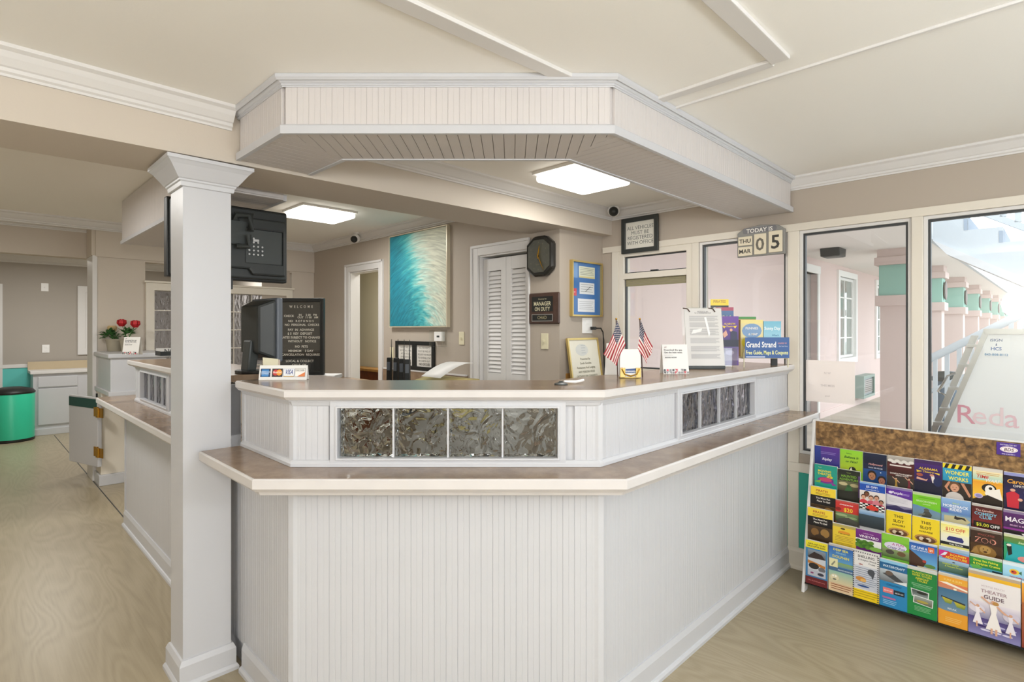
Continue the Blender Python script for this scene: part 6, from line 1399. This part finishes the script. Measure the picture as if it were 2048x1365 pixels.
 (5, 1657, 1707, 1087, '#3f74b4', 'blue and sand leaflet reading DEEP SEA DOLPHIN, bottom row', [('r', 0, 0, 1, .04, '#b6b2ae'), ('r', 0, .04, 1, .36, '#2f62b0', '#5f9ac8'), ('t', 'DEEP SEA', .5, .12, 12, '#e8e23c', .8), ('t', 'FISHING', .5, .18, 9, '#8fc0d8', .7), ('t', 'DOLPHIN', .5, .27, 13, '#e8d84a', .82), ('r', .02, .30, .38, .48, '#e3dfae'), ('p', [(.1, .44), (.25, .34), (.28, .37), (.14, .47)], '#8a8a78'), ('r', .38, .36, 1, .46, '#8fae5a', '#6a8f9a'), ('r', 0, .48, 1, .56, '#4a6a8a'), ('t', 'AQUATIC ADVENTURE', .68, .53, 6, '#d6e2ee', .6), ('r', 0, .56, 1, .82, '#8fbaa8', '#d9c8a0'), ('e', .25, .70, .18, .07, '#dcd3b0'), ('e', .19, .67, .04, .02, '#f2f0e6'), ('e', .3, .67, .04, .02, '#f2f0e6'), ('e', .25, .74, .08, .02, '#7a7a6a'), ('r', 0, .82, 1, 1, '#d8b790', '#e0c9a4'), ('l', .1, .84, .95, 3, .045, '#8a4a30')]),
 (5, 1706, 1759, 1099, '#e6e4e2', 'white spiral bound booklet reading SHELLING with a yellow foot, bottom row', [('t', 'SHELLING', .5, .13, 12, '#2f3034', .84), ('t', '& Dolphin Watch', .54, .19, 8, '#4a4c52', .8), ('t', 'Cruise', .72, .245, 8, '#4a4c52', .3), ('t', 'SEA', .3, .29, 8, '#a8433a', .25), ('r', 0, .30, 1, .78, '#cfd2da', '#c3c8d4'), ('l', .08, .34, .92, 9, .042, '#8a94a6'), ('e', .70, .40, .14, .07, '#4a4e56'), ('p', [(.68, .45), (.82, .44), (.76, .54)], '#4a4e56'), ('e', .3, .58, .2, .05, '#c98a42'), ('e', .4, .60, .12, .035, '#e0b060'), ('e', .4, .72, .24, .02, '#2f4f8a'), ('r', 0, .80, 1, 1, '#eccb22'), ('l', .05, .83, .95, 3, .05, '#b89a1c')] + [('r', -.01, .04 + .043 * i, .05, .058 + .043 * i, '#3a3a3c') for i in range(22)] + [('r', .94, .04 + .043 * i, 1.01, .058 + .043 * i, '#3a3a3c') for i in range(22)] + [('r', .03 + .09 * i, -.005, .07 + .09 * i, .02, '#55555a') for i in range(11)]),
 (5, 1759, 1815.6, 1117, '#2a86bc', 'blue leaflet with a grey jet ski photo and coupons, bottom row', [('r', 0, 0, 1, .06, '#8fc3e0'), ('r', 0, .06, 1, .22, '#1f5f92', '#2a6a9a'), ('s', 'WATERCRAFT', .5, .15, 11, '#cfe0ea', .8), ('r', 0, .20, 1, .46, '#b9c3ca', '#6a6f74'), ('p', [(.1, .30), (.4, .24), (.95, .42), (.7, .44)], '#44484c'), ('e', .35, .27, .14, .05, '#6a5a50'), ('p', [(.5, .44), (.98, .38), (.98, .46)], '#e3e6e8'), ('l', .25, .50, .8, 2, .025, '#15507a'), ('r', .12, .59, .50, .70, '#dc7a78'), ('t', '$20.00 OFF', .31, .66, 6, '#f6e6e4', .3), ('r', .52, .60, .90, .70, '#22303a'), ('t', '$20.00 OFF', .71, .67, 6, '#e6eaec', .3), ('r', .10, .78, .58, .82, '#b06a9a'), ('l', .12, .85, .62, 3, .035, '#9fd0ea')]),
 (5, 1814, 1875, 1132, '#1f7a3c', 'green leaflet with yellow title and two tilted photos, bottom row', [('r', 0, 0, 1, .05, '#cfcfc4'), ('r', 0, .05, 1, 1, '#217f3e', '#1f8a44'), ('t', 'PLANTATION', .5, .115, 9, '#d9d23a', .76), ('t', 'RIVER TOURS', .5, .165, 9, '#d9d23a', .8), ('t', 'AIRBOAT', .5, .225, 9, '#d9d23a', .56), ('t', 'TOURS', .5, .275, 9, '#d9d23a', .44), ('l', .15, .32, .85, 2, .03, '#8fc49a'), ('l', .2, .37, .8, 2, .025, '#7ab88a'), ('p', [(.12, .44), (.74, .46), (.72, .62), (.16, .60)], '#dfe6e2'), ('p', [(.15, .455), (.71, .475), (.69, .605), (.19, .585)], '#3a4540', '#8f9a9a'), ('e', .5, .50, .18, .03, '#2a3028'), ('p', [(.22, .57), (.88, .59), (.86, .76), (.2, .73)], '#dfe6e2'), ('p', [(.25, .585), (.85, .605), (.83, .745), (.23, .715)], '#9aa4a0', '#5f5a3c'), ('e', .52, .68, .2, .025, '#b0a04a'), ('l', .25, .79, .8, 4, .028, '#8fc49a')]),
 (5, 1876, 1936, 1145, '#e8a03a', 'orange leaflet with yellow sunglasses before a sunset sea, bottom row', [('r', 0, 0, 1, .04, '#cdbfa8'), ('r', 0, .04, 1, .16, '#e9a02f', '#e8b040'), ('t', 'SURF & SUN', .5, .12, 9, '#f0cf7a', .8), ('r', 0, .16, 1, .28, '#e07a48', '#c98a72'), ('p', [(0, .17), (1, .26), (1, .23), (.3, .15)], '#f2e9d8'), ('r', 0, .28, 1, .72, '#3f6f8f', '#6f8fa6'), ('e', .58, .26, .06, .02, '#f6e9c8'), ('p', [(.1, .44), (.92, .50), (.92, .53), (.1, .47)], '#2a3038'), ('p', [(.13, .46), (.5, .49), (.44, .57), (.24, .56)], '#c9b83a', '#6a8a3a'), ('p', [(.54, .50), (.94, .53), (.9, .61), (.64, .60)], '#c9b83a', '#6a8a3a'), ('t', 'RELAX', .48, .68, 8, '#dfe6ea', .5), ('p', [(0, .70), (1, .78), (1, 1), (0, 1)], '#e8a030'), ('l', .25, .84, .8, 3, .035, '#eec070')]),
 (5, 1936, 2042, 1139, '#e9e4e4', 'large white theater guide magazine with dancers in white, bottom row', [('r', 0, 0, 1, .05, '#b9a48a'), ('r', 0, .05, 1, .105, '#e9b42a'), ('t', 'MYRTLE BEACH', .48, .22, 8, '#cfc3c6', .7), ('t', 'THEATER', .50, .31, 15, '#a58a92', .68), ('t', 'GUIDE', .50, .40, 17, '#6a5560', .66), ('r', 0, .46, 1, .72, '#e6dfe6', '#8a86a8'), ('r', 0, .72, 1, 1, '#4a3a7a', '#8a86b8')] + [('e', .2 + .07 * i, .80 + .05 * (i % 3), .1, .015, ('#b9b3d8', '#3a2a68', '#d8d3ea')[i % 3]) for i in range(10)] + [('e', .17, .58, .16, .07, '#dcd5e0'), ('e', .83, .60, .16, .08, '#cfc8d8')] + fig(.19, .56, 1.0, '#ece6ee') + fig(.5, .47, 1.55, '#f2ede9') + fig(.82, .59, 1.0, '#e6e0ea') + [('e', .54, .44, .06, .03, '#b98a4a'), ('r', .44, .84, .48, .93, '#d9a98c'), ('r', .53, .84, .57, .94, '#d9a98c'), ('r', .16, .78, .19, .87, '#d9a98c'), ('r', .80, .82, .83, .91, '#d9a98c')]),
 (5, 2043, 2130, 1166, '#d98a2f', 'orange and brown magazine beside the theater guide, bottom row at the frame edge', [('r', 0, 0, 1, .3, '#e9a93a', '#c97a2f'), ('r', 0, .3, 1, 1, '#a8623a', '#8a3a2a'), ('t', 'DINING', .5, .18, 16, '#f2e2c0', .8)]),
]
ROWC = {1: 3.415, 2: 3.380, 3: 3.338, 4: 3.295, 5: 3.250}
rk = thing('brochure_rack', 'white framed brochure rack with brown marbled back below the windows', 'rack', (0, 0, 0))
o0 = Vector((0, 0, 0))
aR0, aR1 = -0.986, 0.30
side = [(3.238, 0.0), (3.30, 0.0), (3.52, 0.83), (3.52, 0.90), (3.505, 0.922), (3.445, 0.922), (3.432, 0.91)]
for x in (aR0 - 0.016, aR1): MB().prism_x(side, x, x + 0.016).build('side_panel', 'white2', rk, o0, NEG, bevel=0.004)
MB().box(aR0 + 0.0005, aR1 - 0.0005, 3.438, 3.452, 0.046, 0.914).build('back_board', 'marble', rk, o0, NEG)
MB().box(aR0 + 0.0005, aR1 - 0.0005, 3.436, 3.454, 0.9142, 0.920).build('top_edge', 'white2', rk, o0, NEG)
for i, z in ((1, 0.565), (2, 0.45), (3, 0.335), (4, 0.225), (5, 0.055)):
    MB().box(aR0 + 0.001, aR1 - 0.001, ROWC[i] - (0.003 if i < 5 else 0.008), 3.4375, z - 0.005, z).build('shelf', 'darkgrey' if i < 5 else 'black', rk, o0, NEG)
s0_, s1_ = onp(NEG, 3.434, 1993, 909), onp(NEG, 3.434, 2041, 886)
w_ = s1_[0] - s0_[0]; h = onp(NEG, 3.434, 1993, 884)[1] - s0_[1]
t = thing('rack_sticker', 'purple sticker with a white oval emblem at the top of the rack', 'sticker', wp(NEG, 3.434, s0_[0], s0_[1]), NEG)
a_ = MB().box(0, w_, 0, 0.001, 0, h); a_.build('backing', 'paper', t)
p = Print(w_, h, '#4a2a8c'); p.text('DISTRIBUTED BY', .5, .22, .006, '#d6cfe6', True, .7); p.ell(.52, .52, .38, .24, '#efeaf0'); p.ell(.52, .52, .34, .20, '#d8a8a0'); p.ell(.52, .52, .32, .18, '#f2eef0'); p.text('BDS', .52, .64, .014, '#5a2a34', True, .42, slant=.2); p.text('843-236-0011', .5, .94, .006, '#d6cfe6', True, .7)
o = p.build('sticker_print', t, (0, -0.0006, 0)); 
for row, pl, pr_, py, base, label, ops in RK:
    c = ROWC[row]
    x0, z1 = onp(NEG, c, pl + 0.6, py); x1 = onp(NEG, c, pr_ - 0.6, py)[0]
    if pl > 2040: x1 = x0 + 0.11
    zb_ = {1: 0.565, 2: 0.45, 3: 0.335, 4: 0.225, 5: 0.055}[row] + 0.001
    h = z1 - zb_
    full = 0.229 if row < 5 else h
    # the printed layout always spans a full-height sheet hanging from the top edge
    k = full / h
    def sc_(op):
        if op[0] == 'r': return (op[0], op[1], min(1, op[2] * k), op[3], min(1, op[4] * k)) + op[5:]
        if op[0] == 'e': return (op[0], op[1], op[2] * k, op[3], op[4] * k) + op[5:]
        if op[0] == 'p': return (op[0], [(u, min(1, v * k)) for u, v in op[1]]) + op[2:]
        if op[0] == 'l': return (op[0], op[1], op[2] * k, op[3], op[4], op[5] * k) + op[6:]
        return (op[0], op[1], op[2], op[3] * k) + op[4:]
    big = pl in (1936, 2043)
    nm = 'magazine' if big else 'brochure'
    leaflet(nm, label, nm, wp(NEG, c, x0, zb_), NEG, x1 - x0, h, 0.028 if big else 0.016, [sc_(o_) for o_ in ops], 'leaflets in the brochure rack', base)

# leaflets in the clear three-tier holder and maps in the wire rack on the worktop
def hold(px0, px1, pyt, dy, z0, ops, base, label, d=0.02, name='brochure', anchor=None, edge='paper'):
    Y = anchor.y + dy
    x0, x1 = (px0 - CX) / F * Y, (px1 - CX) / F * Y; zt_ = H + (HY - pyt) / F * Y
    return leaflet(name, label, name, (x0, Y, z0), 0, x1 - x0, zt_ - z0, d, ops, 'leaflets on the upper worktop', base, edge)
hold(1421, 1457, 599, 0.1065, ZT + 0.187, [('r', 0, 0, 1, .18, '#ecd02f'), ('t', 'PIRATES', .5, .10, 14, '#a8782c', .9), ('r', 0, .18, 1, 1, '#1d1815')], '#1d1815', 'yellow topped pirates leaflet highest in the clear holder on the worktop', anchor=holder_v, d=0.03)
hold(1431, 1467, 615, 0.0565, ZT + 0.102, [('r', 0, 0, 1, .08, '#a8435a'), ('r', 0, .08, 1, .5, '#4a6a94', '#3f5a86'), ('s', 'Pinball', .6, .25, 13, '#c9cf9a', .75), ('r', 0, .5, 1, 1, '#30406a')], '#3f5a86', 'blue and red leaflet in the middle tier of the clear holder', anchor=holder_v, d=0.03)
hold(1441, 1477, 633, 0.0065, ZT + 0.015, [('r', 0, 0, 1, .6, '#6a3a9a', '#3a2a6a'), ('s', 'ALABAMA', .5, .17, 10, '#e3c233', .8), ('s', 'Theatre', .5, .22, 9, '#e3c233', .5), ('p', [(.08, .19), (.3, .2), (.2, .25)], '#e3c233'), ('p', [(.92, .19), (.7, .2), (.8, .25)], '#e3c233'), ('p', [(.1, .36), (.3, .28), (.4, .38), (.2, .44)], '#d8a48d'), ('p', [(.55, .28), (.9, .32), (.95, .55), (.55, .6)], '#2a2a4a'), ('e', .58, .28, .08, .03, '#d8a48d'), ('r', 0, .48, 1, .62, '#1a1c33'), ('r', 0, .62, 1, .9, '#5a4a86', '#8a7aa0'), ('e', .5, .74, .25, .05, '#a59ac0')], '#5a3a8a', 'purple show leaflet with yellow title in the lowest tier of the clear holder', anchor=holder_v, d=0.03)
hold(1481, 1526, 640, 0.03, ZT + 0.058, [('r', 0, 0, 1, .1, '#e9d98a'), ('e', .5, .3, .44, .2, '#7a9ac0'), ('t', 'FUNNIES', .5, .26, 13, '#e8e4da', .8), ('t', '& MAP', .55, .42, 13, '#e6e2d8', .6), ('e', .5, .66, .4, .16, '#7fc0d0'), ('e', .2, .62, .16, .12, '#ecd94a'), ('e', .68, .64, .1, .05, '#c98a4a'), ('e', .45, .7, .1, .05, '#4a8a5a')], '#e3d49a', 'cream map booklet with a blue oval title, left in the wire rack', d=0.045, anchor=wr_v, edge='woodlight')
hold(1527, 1562, 643, 0.03, ZT + 0.058, [('r', 0, 0, 1, 1, '#6fb4cc', '#bfe0ea'), ('t', 'Sunny Day', .5, .24, 17, '#f4f6f4', .9), ('s', "What's", .66, .42, 10, '#2f6f9a', .5), ('s', 'New!', .7, .53, 10, '#2f6f9a', .4)] + head(.3, .66, .17, '#c98a70', '#3a2418', '#3a3440') + head(.66, .74, .15, '#e0a890', '#b98a6a', '#d8a8a0'), '#8fc8da', 'pale blue booklet with two smiling faces, right in the wire rack', d=0.045, anchor=wr_v, edge='dark')
hold(1470, 1512, 634, 0.10, ZT + 0.058, [('r', 0, 0, 1, .06, '#4f9a4a'), ('r', 0, .06, 1, 1, '#c9b070')], '#c9b070', 'green edged booklet standing behind the cream map booklet', d=0.03, anchor=wr_v, edge='woodlight')
